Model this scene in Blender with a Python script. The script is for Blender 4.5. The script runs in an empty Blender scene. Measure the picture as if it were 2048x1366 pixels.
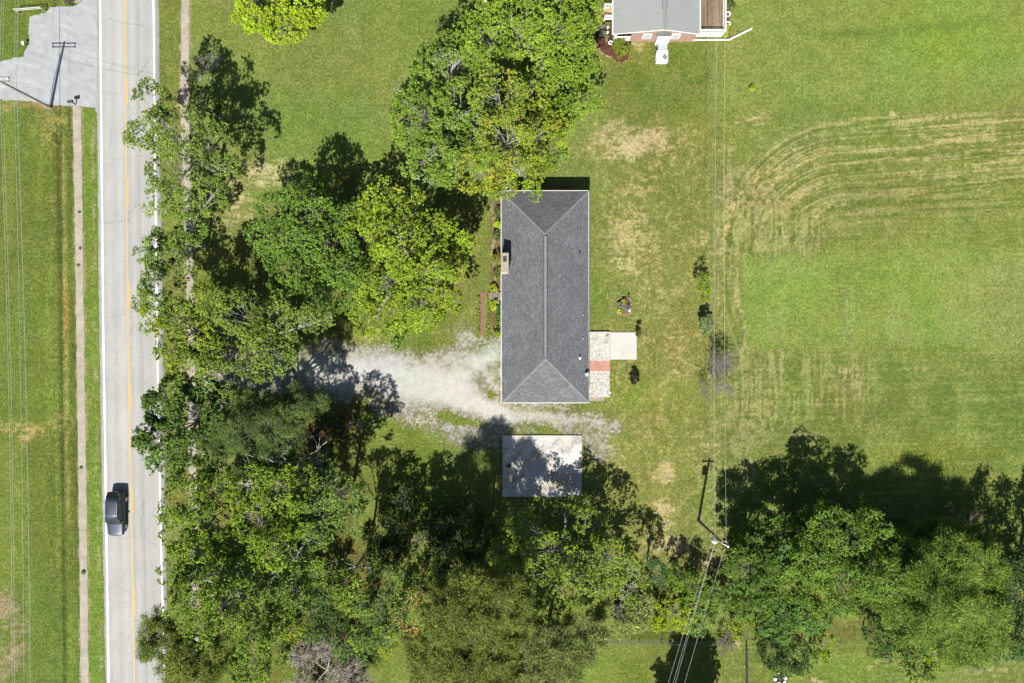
import bpy, math, random
import numpy as np
from mathutils import Vector
R = math.radians
sc = bpy.context.scene
C = sc.collection
PX = 16.8      # photo pixels per metre on the ground
H = 85.0       # camera height

# ------------------------------------------------------------ camera, sky, sun
cam = bpy.data.objects.new('camera', bpy.data.cameras.new('camera'))
C.objects.link(cam)
cam.location = (0, 0, H)
cam.data.sensor_width = 36
cam.data.lens = 36 * PX * H / 2048
cam.data.clip_end = 8000
sc.camera = cam
SHX, SHY = 0.135, 0.80          # ground shadow offset per metre of height
travel = Vector((SHX, SHY, -1)).normalized()
EL = math.asin(-travel.z)
w = bpy.data.worlds.new('World'); sc.world = w; w.use_nodes = True
nt = w.node_tree
bg = nt.nodes['Background']
sky = nt.nodes.new('ShaderNodeTexSky'); sky.sky_type = 'NISHITA'; sky.sun_disc = False
sky.sun_elevation = EL
sky.sun_rotation = math.pi + math.atan2(SHX, SHY)
nt.links.new(sky.outputs[0], bg.inputs[0]); bg.inputs[1].default_value = 0.05
sl = bpy.data.lights.new('sun', 'SUN'); sl.energy = 4.8; sl.angle = R(0.5); sl.color = (1, 0.955, 0.88)
so = bpy.data.objects.new('sun', sl); C.objects.link(so)
so.rotation_euler = travel.to_track_quat('-Z', 'Y').to_euler(); so.location = (0, -60, 90)
sc.view_settings.view_transform = 'Standard'; sc.view_settings.look = 'None'
sc.view_settings.exposure = 1.32; sc.view_settings.gamma = 1
sc.cycles.max_bounces = 6; sc.cycles.diffuse_bounces = 2; sc.cycles.transmission_bounces = 4

# ------------------------------------------------------------ helpers
K = 2.75
def lin(c):
    c = np.asarray(c, float) / 255
    return np.where(c < .04045, c / 12.92, ((c + .055) / 1.055) ** 2.4)
def S(r, g, b): return np.clip(lin((r, g, b)) / K, 0, .85)       # a sunlit picture colour -> base colour
def P(px, py, h=0.0):                                             # picture place at height h -> world
    k = (1 - h / H) / PX
    return Vector(((px - 1024) * k, (683 - py) * k, h))
def tag(o, label, cat=None, group=None, kind=None):
    if label: o['label'] = label
    if cat: o['category'] = cat
    if group: o['group'] = group
    if kind: o['kind'] = kind
    return o
def thing(name, label, cat, loc=(0, 0, 0), rz=0, group=None):
    o = bpy.data.objects.new(name, None); C.objects.link(o)
    o.location = loc; o.rotation_euler = (0, 0, rz); o.empty_display_size = .3
    return tag(o, label, cat, group)
def npmesh(name, V, F, mat, parent=None, col=None, loc=None, smooth=False, uv=None, cname='Col'):
    """V (n,3), F (m,k) uniform polygons"""
    V = np.ascontiguousarray(V, np.float32); F = np.ascontiguousarray(F, np.int32)
    me = bpy.data.meshes.new(name)
    me.vertices.add(len(V)); me.vertices.foreach_set('co', V.ravel())
    m, k = F.shape
    me.loops.add(m * k); me.loops.foreach_set('vertex_index', F.ravel())
    me.polygons.add(m); me.polygons.foreach_set('loop_start', np.arange(m, dtype=np.int32) * k)
    me.polygons.foreach_set('loop_total', np.full(m, k, np.int32))
    if smooth: me.polygons.foreach_set('use_smooth', np.ones(m, bool))
    if col is not None:
        a = me.attributes.new(cname, 'FLOAT_COLOR', 'POINT')
        cc = np.ones((len(V), 4), np.float32); cc[:, :3] = col; a.data.foreach_set('color', cc.ravel())
    me.update(calc_edges=True)
    if mat: me.materials.append(mat)
    o = bpy.data.objects.new(name, me); C.objects.link(o)
    if parent: o.parent = parent
    if loc is not None: o.location = loc
    return o
class MB:
    def __init__(s): s.v = []; s.f = []
    def add(s, vs, fs):
        n = len(s.v); s.v += [tuple(v) for v in vs]; s.f += [tuple(i + n for i in f) for f in fs]; return s
    def box(s, x0, x1, y0, y1, z0, z1, rot=0, o=(0, 0)):
        vs = [(x, y, z) for z in (z0, z1) for y in (y0, y1) for x in (x0, x1)]
        if rot or o != (0, 0):
            c, n = math.cos(rot), math.sin(rot)
            vs = [(o[0] + x * c - y * n, o[1] + x * n + y * c, z) for x, y, z in vs]
        return s.add(vs, [(0, 2, 3, 1), (4, 5, 7, 6), (0, 1, 5, 4), (2, 6, 7, 3), (0, 4, 6, 2), (1, 3, 7, 5)])
    def tube(s, pts, r, n=8, caps=True):
        pts = [Vector(p) for p in pts]
        rr = r if isinstance(r, (list, tuple)) else [r] * len(pts)
        vs = []; ref = None
        for i, p in enumerate(pts):
            d = (pts[min(i + 1, len(pts) - 1)] - pts[max(i - 1, 0)]).normalized()
            a = Vector((1, 0, 0)) if abs(d.x) < .9 else Vector((0, 1, 0))
            a = (a - d * a.dot(d)).normalized() if ref is None else (ref - d * ref.dot(d)).normalized()
            ref = a; b = d.cross(a)
            vs += [p + (a * math.cos(2 * math.pi * j / n) + b * math.sin(2 * math.pi * j / n)) * rr[i] for j in range(n)]
        fs = [(i * n + j, i * n + (j + 1) % n, (i + 1) * n + (j + 1) % n, (i + 1) * n + j) for i in range(len(pts) - 1) for j in range(n)]
        if caps: fs += [tuple(range(n))[::-1], tuple((len(pts) - 1) * n + j for j in range(n))]
        return s.add(vs, fs)
    def lathe(s, prof, n=16, c=(0, 0)):
        vs = [(c[0] + r * math.cos(2 * math.pi * j / n), c[1] + r * math.sin(2 * math.pi * j / n), z) for r, z in prof for j in range(n)]
        m = len(prof)
        fs = [(i * n + j, i * n + (j + 1) % n, (i + 1) * n + (j + 1) % n, (i + 1) * n + j) for i in range(m - 1) for j in range(n)]
        fs += [tuple(range(n))[::-1], tuple((m - 1) * n + j for j in range(n))]
        return s.add(vs, fs)
    def prism(s, poly, z0, z1):
        n = len(poly)
        vs = [(x, y, z0) for x, y in poly] + [(x, y, z1) for x, y in poly]
        return s.add(vs, [tuple(range(n))[::-1], tuple(range(n, 2 * n))] + [(i, (i + 1) % n, n + (i + 1) % n, n + i) for i in range(n)])
    def rock(s, c, r, seed=0, zf=.6):
        rg = random.Random(seed); n, m = 9, 5; vs = [];
        for i in range(1, m):
            t = math.pi * i / m
            for j in range(n):
                q = r * (1 + rg.uniform(-.16, .16)); a = 2 * math.pi * j / n
                vs.append((c[0] + q * math.sin(t) * math.cos(a), c[1] + q * math.sin(t) * math.sin(a), c[2] + q * zf * math.cos(t)))
        vs += [(c[0], c[1], c[2] + r * zf), (c[0], c[1], c[2] - r * zf)]
        T = len(vs) - 2
        fs = [(i * n + j, (i + 1) * n + j, (i + 1) * n + (j + 1) % n, i * n + (j + 1) % n) for i in range(m - 2) for j in range(n)]
        fs += [(T, j, (j + 1) % n) for j in range(n)] + [(T + 1, (m - 2) * n + (j + 1) % n, (m - 2) * n + j) for j in range(n)]
        return s.add(vs, fs)
    def build(s, name, mat, parent=None, bevel=0, smooth=False, loc=None, label=None):
        me = bpy.data.meshes.new(name); me.from_pydata(s.v, [], s.f); me.update()
        if smooth: me.polygons.foreach_set('use_smooth', np.ones(len(me.polygons), bool))
        me.materials.append(mat)
        o = bpy.data.objects.new(name, me); C.objects.link(o)
        if parent: o.parent = parent
        if loc is not None: o.location = loc
        if bevel:
            b = o.modifiers.new('bevel', 'BEVEL'); b.width = bevel; b.segments = 2; b.limit_method = 'ANGLE'
        if label: o['label'] = label
        return o
# ---- numpy value noise in world space
def hsh(i, j, s):
    h = (i.astype(np.int64) * 374761393 + j.astype(np.int64) * 668265263 + s * 1442695041) & 0xffffffff
    h = ((h ^ (h >> 13)) * 1274126177) & 0xffffffff
    h = ((h ^ (h >> 16)) * 2246822519) & 0xffffffff
    return ((h ^ (h >> 15)) & 0xffffff) / float(0xffffff)
def vn(x, y, s=0):
    i = np.floor(x); j = np.floor(y); fx = x - i; fy = y - j
    fx = fx * fx * (3 - 2 * fx); fy = fy * fy * (3 - 2 * fy)
    a = hsh(i, j, s); b = hsh(i + 1, j, s); c = hsh(i, j + 1, s); d = hsh(i + 1, j + 1, s)
    return (a + (b - a) * fx) * (1 - fy) + (c + (d - c) * fx) * fy
def fbm(x, y, o=4, s=0):
    t = 0; a = .5; n = 0
    for k in range(o):
        t = t + a * vn(x * 2 ** k + 17 * k, y * 2 ** k - 9 * k, s + k); n += a; a *= .5
    return t / n
def ss(a, b, x): t = np.clip((x - a) / (b - a), 0, 1); return t * t * (3 - 2 * t)

# ------------------------------------------------------------ materials
def newmat(name):
    m = bpy.data.materials.new(name); m.use_nodes = True
    n = m.node_tree; b = n.nodes['Principled BSDF']; return m, n, b
def noise(n, scale, detail=4, rough=.6, coord='Object', vec=(1, 1, 1)):
    tc = n.nodes.new('ShaderNodeTexCoord'); mp = n.nodes.new('ShaderNodeMapping'); mp.inputs['Scale'].default_value = vec
    n.links.new(tc.outputs[coord], mp.inputs[0])
    t = n.nodes.new('ShaderNodeTexNoise'); t.inputs['Scale'].default_value = scale
    t.inputs['Detail'].default_value = detail; t.inputs['Roughness'].default_value = rough
    n.links.new(mp.outputs[0], t.inputs['Vector']); return t
def ramp(n, src, stops):
    r = n.nodes.new('ShaderNodeValToRGB'); e = r.color_ramp.elements
    while len(e) < len(stops): e.new(.5)
    for i, (p, c) in enumerate(stops):
        e[i].position = p; e[i].color = (*([c] * 3 if np.isscalar(c) else list(c)), 1)
    n.links.new(src, r.inputs[0]); return r
def mul(n, a, b, t='MULTIPLY', fac=1.0):
    m = n.nodes.new('ShaderNodeMix'); m.data_type = 'RGBA'; m.blend_type = t; m.inputs[0].default_value = fac
    n.links.new(a, m.inputs[6]); n.links.new(b, m.inputs[7]); return m.outputs[2]
def bump(n, b, src, strength=.4, dist=.03):
    k = n.nodes.new('ShaderNodeBump'); k.inputs['Strength'].default_value = strength; k.inputs['Distance'].default_value = dist
    n.links.new(src, k.inputs['Height']); n.links.new(k.outputs[0], b.inputs['Normal'])
def M(name, col, rough=.8, var=.25, scale=3, detail=4, bmp=0, metal=0, vec=(1, 1, 1), spec=.3, big=0):
    m, n, b = newmat(name)
    col = np.asarray(col, float)
    t = noise(n, scale, detail, .65, vec=vec)
    r = ramp(n, t.outputs[0], [(.3, np.clip(col * (1 - var), 0, .95)), (.7, np.clip(col * (1 + var), 0, .95))])
    out = r.outputs[0]
    if big:
        t2 = noise(n, .35, 3, .6); r2 = ramp(n, t2.outputs[0], [(.35, 1 - big), (.65, 1.0)]); out = mul(n, out, r2.outputs[0])
    n.links.new(out, b.inputs['Base Color'])
    b.inputs['Roughness'].default_value = rough; b.inputs['Metallic'].default_value = metal
    b.inputs['Specular IOR Level'].default_value = spec
    if bmp: bump(n, b, t.outputs[0], bmp, .02)
    return m
def attrmat(name, rough=.95, amt=.3, scale=9, bmp=.6):
    m, n, b = newmat(name)
    a = n.nodes.new('ShaderNodeAttribute'); a.attribute_name = 'Col'
    t = noise(n, scale, 5, .75); r = ramp(n, t.outputs[0], [(.3, 1 - amt), (.7, 1 + amt)])
    n.links.new(mul(n, a.outputs[0], r.outputs[0]), b.inputs['Base Color'])
    b.inputs['Roughness'].default_value = rough; b.inputs['Specular IOR Level'].default_value = .1
    if bmp: bump(n, b, t.outputs[0], bmp, .06)
    return m
def grassmat():
    m, n, b = newmat('grass_ground')
    a = n.nodes.new('ShaderNodeAttribute'); a.attribute_name = 'Col'
    t = noise(n, 3.4, 6, .8); r = ramp(n, t.outputs[0], [(.38, .6), (.5, .97), (.62, 1.5)])
    t2 = noise(n, 13, 4, .8); r2 = ramp(n, t2.outputs[0], [(.41, .55), (.59, 1.45)])
    t3 = noise(n, .55, 7, .75); r3 = ramp(n, t3.outputs[0], [(.36, (.80, .87, .76)), (.64, (1.18, 1.11, 1.2))])
    o = mul(n, a.outputs[0], r.outputs[0]); o = mul(n, o, r2.outputs[0]); o = mul(n, o, r3.outputs[0])
    n.links.new(o, b.inputs['Base Color']); b.inputs['Roughness'].default_value = .95; b.inputs['Specular IOR Level'].default_value = .08
    bump(n, b, t2.outputs[0], .7, .05); return m
def leafmat():
    m, n, b = newmat('leaf')
    a = n.nodes.new('ShaderNodeAttribute'); a.attribute_name = 'Col'
    n.links.new(a.outputs[0], b.inputs['Base Color']); b.inputs['Roughness'].default_value = .55
    b.inputs['Specular IOR Level'].default_value = .18
    tr = n.nodes.new('ShaderNodeBsdfTranslucent'); n.links.new(a.outputs[0], tr.inputs[0])
    mx = n.nodes.new('ShaderNodeMixShader'); mx.inputs[0].default_value = .13
    n.links.new(b.outputs[0], mx.inputs[1]); n.links.new(tr.outputs[0], mx.inputs[2])
    n.links.new(mx.outputs[0], n.nodes['Material Output'].inputs[0]); return m
LEAF = leafmat()
BARK = M('bark', (.11, .095, .08), .9, .35, 6, bmp=.5)
PALEBARK = M('pale_bark', (.25, .24, .215), .9, .25, 6)
DEADBARK = M('dead_bark', (.17, .14, .12), .9, .3, 6)
WHITE = M('white_paint', (.78, .78, .76), .5, .05, 4)
GROUND = grassmat()
BLACK = M('black_plastic', (.02, .02, .022), .5, .2, 5)
WOODP = M('pole_wood', (.13, .105, .085), .9, .3, 5, vec=(1, 1, .1))
STEEL = M('galvanised_steel', (.42, .43, .44), .45, .12, 6, metal=.6)
WIRE = M('wire_aluminium', (.42, .44, .43), .5, .05, 4, metal=.2)
CABLE = M('cable_sheath', (.12, .15, .14), .6, .1, 4)
GLASS = M('dark_glass', (.015, .018, .022), .08, .1, 2, spec=.6)

# ------------------------------------------------------------ ground sheet
def pl(pts, v):        # x along a traced line at row v
    ys = [p[0] for p in pts]; xs = [p[1] for p in pts]; return np.interp(v, ys, xs)
RL = [(-400, 193), (220, 194), (342, 196), (684, 199), (1026, 205), (1366, 212), (1800, 221)]
RR = [(-400, 313), (0, 318), (342, 321), (684, 327), (1026, 331), (1366, 336), (1800, 343)]
WL = [(-400, 197), (0, 200.5), (342, 203.5), (684, 207), (1026, 212.5), (1366, 217.5), (1800, 224)]
WR = [(-400, 303), (0, 307), (342, 310.5), (684, 314.5), (1026, 321), (1366, 329), (1800, 338)]
YC = [(-400, 246), (0, 250.5), (342, 253), (684, 257), (1026, 263), (1366, 269.5), (1800, 278)]
SL = [(210, 154), (342, 156.5), (684, 161), (1026, 166), (1366, 170), (1800, 175)]
SR = [(-400, 368), (0, 371), (200, 369), (342, 373.5), (600, 381), (1200, 390), (1800, 396)]
def cap(U, V, x0, y0, x1, y1, r):
    dx, dy = x1 - x0, y1 - y0; t = np.clip(((U - x0) * dx + (V - y0) * dy) / (dx * dx + dy * dy + 1e-9), 0, 1)
    return np.hypot(U - x0 - t * dx, V - y0 - t * dy) / r
def pat(U, V, x, y, rx, ry, rot=0):
    c, s = math.cos(rot), math.sin(rot); dx = U - x; dy = V - y
    return np.exp(-(((dx * c + dy * s) / rx) ** 2 + ((-dx * s + dy * c) / ry) ** 2))
def mix(c, d, t): return c + (np.asarray(d) - c) * np.clip(t, 0, 1)[..., None]
def ground_colour(X, Y):
    U = 1024 + PX * X; V = 683 - PX * Y
    big = fbm(X * .06, Y * .06, 4, 1); mid = fbm(X * .35, Y * .35, 4, 2); fine = fbm(X * 2.2, Y * 2.2, 3, 3); ff = vn(X * 6.5, Y * 6.5, 4)
    wu = U + 26 * (fbm(X * .25, Y * .25, 3, 8) - .5) * 2; wv = V + 26 * (fbm(X * .25, Y * .25, 3, 9) - .5) * 2
    c = np.zeros(X.shape + (3,)) + S(134, 146, 66)
    c = mix(c, S(120, 138, 56), ss(.42, .62, mid))
    c = mix(c, S(146, 152, 80), ss(.5, .7, big) * .6)
    # top lawn, mellow
    t = ss(420, 380, V) * ss(360, 400, U) * ss(1240, 1200, U)
    c = mix(c, S(140, 156, 76), t * .7)
    # the right hand field
    R1 = ss(1380, 1470, U)
    c = mix(c, S(140, 155, 74), R1 * .6); c = mix(c, S(145, 162, 78), R1 * ss(230, 180, V) * .8)
    c = mix(c, S(146, 164, 68), R1 * ss(1500, 1900, U) * ss(170, 60, V) * .6)
    c = mix(c, S(149, 168, 78), R1 * ss(1470, 1495, wu) * ss(478, 520, wv) * ss(715, 670, wv) * .8)
    # mown vertical bands in the pale rectangle
    band = R1 * ss(1470, 1495, U) * ss(490, 540, V) * ss(700, 670, V)
    c = mix(c, S(172, 180, 112), band * ss(.4, .7, vn(X * .55, Y * .06, 21) * .6 + mid * .4) * .35)
    c = mix(c, S(126, 158, 56), pat(wu, V, 1860, 630, 40, 75) * ss(.35, .65, fine * .5 + mid * .5) * .8)
    c = mix(c, S(132, 160, 62), R1 * pat(wu, wv, 1760, 560, 130, 50) * .6)
    # lower field : darker mottled
    c = mix(c, S(118, 134, 58), R1 * ss(700, 760, V) * ss(.35, .6, mid) * .8)
    c = mix(c, S(146, 156, 96), R1 * ss(1900, 2010, U) * ss(480, 560, V) * ss(760, 640, V) * .6)
    c = mix(c, S(148, 150, 58), pat(wu, wv, 1830, 910, 130, 26) * .6)
    # mowing swaths: distance round a stadium shaped turn
    x0, y0 = 1690, 560
    yy = V - y0 + np.maximum(U - x0, 0) * .085
    dd = np.where(U < x0, np.hypot(U - x0, yy * .85), np.abs(yy) * .85)
    al = np.where(U < x0, (np.arctan2(yy, U - x0) % (2 * np.pi) - 1.5 * np.pi) * 160 + x0, U)
    swm = R1 * ss(60, 110, dd) * ss(300, 255, dd) * ss(520, 470, V + (U < 1480) * -500) * ss(205, 240, V)
    sw = vn(dd / 6.0, al / 220, 31) * .5 + vn(dd / 1.9, al / 70, 32) * .6
    swb = np.maximum(pat(U, V, 1560, 360, 120, 90), pat(U, V, 1880, 290, 260, 70)) + .15
    c = mix(c, S(108, 124, 52), swm * ss(.55, .25, vn(dd / 7.0, al / 260, 33)) * .6)
    c = mix(c, S(156, 160, 88), swm * ss(.4, .7, sw) * .65)
    c = mix(c, S(204, 194, 134), swm * np.minimum(swb * 1.3, 1) * ss(.5, .74, sw * .75 + fine * .35) * .8)
    # vertical straw rows each side of the wires, down the field edge
    for xa, ya, xb, yb, r, a in [(1447, 300, 1452, 480, 14, .7), (1452, 480, 1490, 690, 10, .7), (1436, 330, 1440, 640, 14, .4), (1475, 360, 1478, 480, 40, .6), (1520, 400, 1530, 490, 50, .5), (1600, 440, 1610, 490, 40, .4), (1480, 690, 1492, 820, 12, .6), (1495, 700, 1497, 900, 14, .5), (1552, 700, 1550, 830, 8, .6), (1530, 720, 1535, 860, 25, .35), (1470, 820, 1480, 980, 12, .5), (1500, 920, 1504, 1000, 8, .5), (1720, 745, 1725, 790, 14, .7), (1685, 750, 1680, 780, 10, .6), (1630, 755, 1628, 810, 8, .6), (1640, 750, 1740, 748, 7, .6), (1800, 741, 1850, 739, 5, .5), (1590, 860, 1612, 885, 14, .4), (1575, 700, 1572, 850, 6, .35), (1600, 720, 1598, 850, 6, .35), (1655, 760, 1655, 830, 6, .4), (1700, 760, 1698, 800, 6, .5), (1510, 700, 1512, 880, 8, .4), (1740, 760, 1742, 790, 6, .4), (1560, 430, 1566, 495, 18, .45), (1490, 420, 1494, 495, 10, .4)]:
        m = ss(1.1, .3, cap(wu, wv * .6 + V * .4, xa, ya, xb, yb, r))
        c = mix(c, S(110, 120, 48), m * .35)
        c = mix(c, S(204, 194, 136), m * a * ss(.35, .65, vn(X * 4.2, Y * .8, 41) * .6 + fine * .5) * .95)
    rows = R1 * ss(690, 715, V) * ss(880, 800, V) * ss(1770, 1700, U) + R1 * ss(400, 430, V) * ss(500, 485, V) * ss(1720, 1600, U)
    c = mix(c, S(176, 178, 108), np.clip(rows, 0, 1) * ss(.5, .75, vn(U / 4.5, V / 90, 35) * .7 + fine * .35) * .7)
    c = mix(c, S(108, 126, 54), np.clip(rows, 0, 1) * ss(.45, .2, vn(U / 4.5, V / 90, 35)) * .45)
    hm = ss(230, 270, V) * (1 - ss(480, 505, V) * ss(705, 680, V) * .85)
    hs_ = vn(U / 150, (V + (U - 1450) * .03) / 3.2, 36) * .6 + fine * .4
    c = mix(c, S(164, 168, 98), R1 * hm * ss(.52, .7, hs_) * .36)
    c = mix(c, S(112, 132, 56), R1 * hm * ss(.42, .28, hs_) * .3)
    # curving straw lines
    for cx, cy, r, a0, a1, wd in [(1600, 480, 150, 180, 260, 5), (1590, 470, 118, 185, 265, 4), (1610, 480, 90, 190, 275, 4), (1680, 470, 60, 190, 290, 3), (1268, 757, 35, 110, 275, 1.6), (1390, 140, 26, 20, 170, 6)]:
        rr = np.hypot(U - cx, V - cy); an = np.degrees(np.arctan2(V - cy, U - cx)) % 360
        m = np.exp(-((rr - r) / wd) ** 2) * ss(a0 - 12, a0 + 12, an) * ss(a1 + 12, a1 - 12, an)
        c = mix(c, S(206, 190, 122) if cy > 200 else S(92, 122, 54), m * ss(.3, .6, fine) * .8)
    # dark drifts of lusher grass
    for x, y, rx, ry, ro, a in [(1720, 66, 90, 9, -.03, .7), (1900, 50, 90, 8, -.1, .7), (1620, 235, 90, 8, -.05, .3), (900, 40, 120, 40, 0, .3), (640, 240, 110, 60, .2, .3), (1745, 362, 5, 5, 0, .9), (1932, 443, 5, 4, 0, .8), (1300, 190, 90, 40, .2, .4), (1720, 310, 60, 8, 0, .4)]:
        c = mix(c, S(104, 134, 56), pat(U, V, x, y, rx, ry, ro) * a * ss(.2, .55, mid + .2))
    for x, y, rx, ry, a in [(1290, 785, 90, 25, .8), (1180, 850, 60, 20, .3), (1100, 1310, 80, 50, .8), (1560, 1340, 60, 30, .5), (790, 830, 50, 28, .8), (840, 870, 50, 30, .5), (1430, 600, 20, 60, .3), (770, 700, 40, 14, .5), (1130, 1330, 50, 40, .5), (1700, 1330, 90, 25, .6), (1900, 80, 120, 60, .5), (1410, 480, 7, 14, .9), (720, 300, 80, 40, .3)]:
        c = mix(c, S(134, 162, 54), pat(wu, wv, x, y, rx, ry) * a)
    # sun scorched straw patches
    for x, y, rx, ry, a in [(1280, 285, 110, 38, .95), (1270, 385, 60, 40, .55), (1262, 480, 55, 60, .85), (1255, 535, 45, 22, .7), (1330, 590, 60, 50, .4), (1345, 690, 50, 50, .5), (1340, 945, 30, 30, .9), (1330, 1030, 30, 34, 1.0), (1345, 1092, 36, 22, .9), (1330, 760, 50, 30, .4), (1400, 890, 40, 30, .55), (1300, 860, 60, 60, .3), (520, 345, 70, 32, .8), (470, 410, 50, 60, .65), (745, 680, 50, 26, .5), (900, 560, 50, 100, .45), (780, 260, 30, 90, .25), (1410, 480, 12, 24, .7), (1798, 237, 11, 9, 1.1), (1000, 878, 14, 12, .5), (1210, 895, 22, 26, .6), (1230, 925, 18, 40, .45), (1500, 240, 60, 18, .6), (1300, 88, 90, 12, .5), (1420, 60, 60, 12, .2), (1410, 1130, 50, 14, .6), (1480, 1150, 30, 18, .5), (1480, 1290, 14, 20, .5), (1750, 1330, 50, 9, .4), (1960, 1340, 90, 12, .5), (1630, 1364, 18, 7, 1.0), (1460, 1250, 40, 26, .3), (355, 240, 22, 60, .6), (345, 620, 22, 60, .4), (1360, 500, 30, 30, .4)]:
        m = pat(wu, wv, x, y, rx, ry) * a
        st = vn(X * 4.2, Y * 1.6, 51) * .25 + vn(X * 1.2, Y * 4.6, 52) * .45 + fine * .3
        c = mix(c, S(166, 156, 92), m * .45)
        c = mix(c, S(218, 200, 146), ss(.66, .9, st + m * .5) * np.clip(m * 1.6, 0, 1) * .85)
    # a thin scatter of straw everywhere in the back yard
    by = ss(1175, 1200, U) * ss(1480, 1440, U) * ss(220, 280, V) * ss(1150, 1100, V)
    c = mix(c, S(150, 146, 74), by * ss(.35, .65, mid) * .2)
    c = mix(c, S(200, 185, 122), by * ss(.56, .72, fine * .5 + ff * .3 + mid * .25) * .4)
    # litter under the wood
    wood = ss(1.15, .7, np.hypot((wu - 560) / 280, (wv - 1000) / 420)) + ss(1.1, .8, np.hypot((wu - 1700) / 330, (wv - 1170) / 110)) + ss(1.1, .7, np.hypot((wu - 720) / 230, (wv - 470) / 150))
    c = mix(c, S(120, 112, 56), np.clip(wood, 0, 1) * ss(.45, .7, mid) * .6)
    c = mix(c, S(128, 92, 64), np.clip(pat(wu, wv, 640, 860, 60, 60) + pat(wu, wv, 690, 1180, 60, 60), 0, 1) * .8)
    # roadside verges: long streaks parallel to the road
    lx = U - pl(SL, V)
    vg = ss(200, 190, U)
    c = mix(c, S(116, 134, 56), vg * .75)
    c = mix(c, S(136, 154, 66), vg * ss(.45, .75, vn(X * .8, Y * .05, 61)) * .6)
    c = mix(c, S(84, 98, 40), vg * np.exp(-((lx + 13) / 8) ** 2) * .55 * ss(.2, .6, vn(X * .9, Y * .12, 62) + .2))
    c = mix(c, S(74, 84, 38), np.exp(-((lx + 42) / 6) ** 2) * .62 * ss(.15, .5, vn(X * 1.1, Y * .1, 67) + .1))
    c = mix(c, S(166, 158, 92), np.exp(-((lx + 31) / 5) ** 2) * ss(.32, .62, vn(X * 2.5, Y * .3, 63) * .6 + fine * .45) * .85 * ss(1150, 1000, V))
    c = mix(c, S(170, 158, 96), np.exp(-((lx + 52) / 5) ** 2) * ss(.45, .75, vn(X * 2.5, Y * .35, 64) * .6 + fine * .45) * .6 * ss(760, 600, V))
    c = mix(c, S(184, 128, 84), np.exp(-((lx + 30) / 4) ** 2) * pat(U, V, 130, 630, 40, 50) * .8)
    c = mix(c, S(205, 180, 120), vg * pat(wu, wv, 60, 848, 90, 13) * ss(.4, .65, fine * .6 + ff * .4) * .8)
    c = mix(c, S(205, 180, 120), vg * pat(wu, wv, 55, 865, 14, 16) * ss(.4, .6, fine) * .9)
    c = mix(c, S(190, 170, 104), vg * pat(wu, wv, 110, 250, 60, 38) * ss(.45, .65, fine * .6 + ff * .4) * .7)
    c = mix(c, S(190, 160, 108), vg * pat(wu, wv, 90, 206, 110, 7) * .8)
    rr = np.hypot((U + 40), (V - 1270) * .9)
    c = mix(c, S(176, 158, 124), vg * ss(112, 96, rr + 20 * mid) * ss(.36, .62, fine * .5 + mid * .6) * .75)
    # strip between pavement and road on the left
    m = ss(8, 11, lx) * ss(200, 214, U + 400 * (U < pl(RL, V)))
    m = (U > pl(SL, V) + 7) & (U < pl(RL, V) + 3)
    c = np.where(m[..., None], mix(c, S(130, 154, 62), .8 + 0 * U), c)
    c = mix(c, S(190, 180, 142), np.exp(-((U - pl(RL, V) + 9) / 4) ** 2) * ss(.45, .7, vn(X * 3, Y * .5, 65) * .6 + fine * .4) * .6 * ss(230, 260, V))
    # pale dirt along pavement edges
    for L in (SL, SR):
        e = np.exp(-((np.abs(U - pl(L, V)) - 9.5) / 2.2) ** 2) * ((V > 205) | (L is SR))
        c = mix(c, S(196, 170, 126), e * ss(.35, .65, vn(X * 2, Y * .8, 66)) * .8)
    c = mix(c, S(150, 142, 84), np.exp(-((U - pl(RR, V) - 20) / 14) ** 2) * ss(.4, .65, mid) * .5)
    # planting strip against the house
    hs = ss(977, 984, U) * ss(1010, 1004, U) * ss(395, 405, V) * ss(690, 675, V)
    c = mix(c, S(142, 118, 84), hs * .85); 
    c = mix(c, S(196, 176, 132), np.exp(-((U - 988 - 4 * np.sin(V / 14)) / 3) ** 2) * ss(400, 410, V) * ss(590, 570, V) * ss(.3, .55, fine) * .8)
    # round the concrete pad
    c = mix(c, S(168, 108, 68), pat(wu, wv, 1002, 880, 9, 10) * .9)
    # mulch bed by the far house
    mb = np.clip(1.4 - np.minimum(np.hypot((U - 1228) / 30, (V - 66) / 38), cap(U, V, 1218, 80, 1242, 108, 13)), 0, .4) / .4
    mb = ss(.0, .6, mb)
    c = mix(c, S(206, 178, 132), ss(.02, .4, mb) * ss(1235, 1215, U - (V > 80) * 40))
    c = mix(c, S(118, 84, 66) * (.8 + .4 * ff[..., None]), ss(.45, .6, mb))
    c = mix(c, S(138, 110, 84), ss(1448, 1450, U) * ss(1462, 1460, U) * ss(82, 78, V) * .95)
    # gravel drive
    g = np.full(X.shape, -1.0)
    for x0, y0, x1, y1, r, a in [(420, 742, 700, 742, 58, .8), (650, 742, 800, 752, 62, 1.25), (800, 752, 900, 775, 75, 1.35), (820, 730, 1010, 712, 66, .8), (930, 700, 1000, 790, 60, .85), (900, 790, 1010, 835, 48, 1.25), (1000, 832, 1130, 838, 40, 1.0), (1110, 830, 1190, 842, 26, .85), (1000, 848, 1195, 852, 34, .66), (1120, 856, 1200, 868, 16, .8), (1170, 840, 1225, 850, 24, .68), (930, 865, 990, 880, 34, .7), (770, 800, 930, 872, 48, .62), (740, 722, 1000, 692, 30, .62), (900, 880, 985, 895, 22, .6), (1180, 860, 1200, 900, 26, .55), (960, 740, 1015, 745, 40, .9)]:
        g = np.maximum(g, a * (1.15 - cap(wu * .7 + U * .3, wv * .7 + V * .3, x0, y0, x1, y1, r)))
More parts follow.
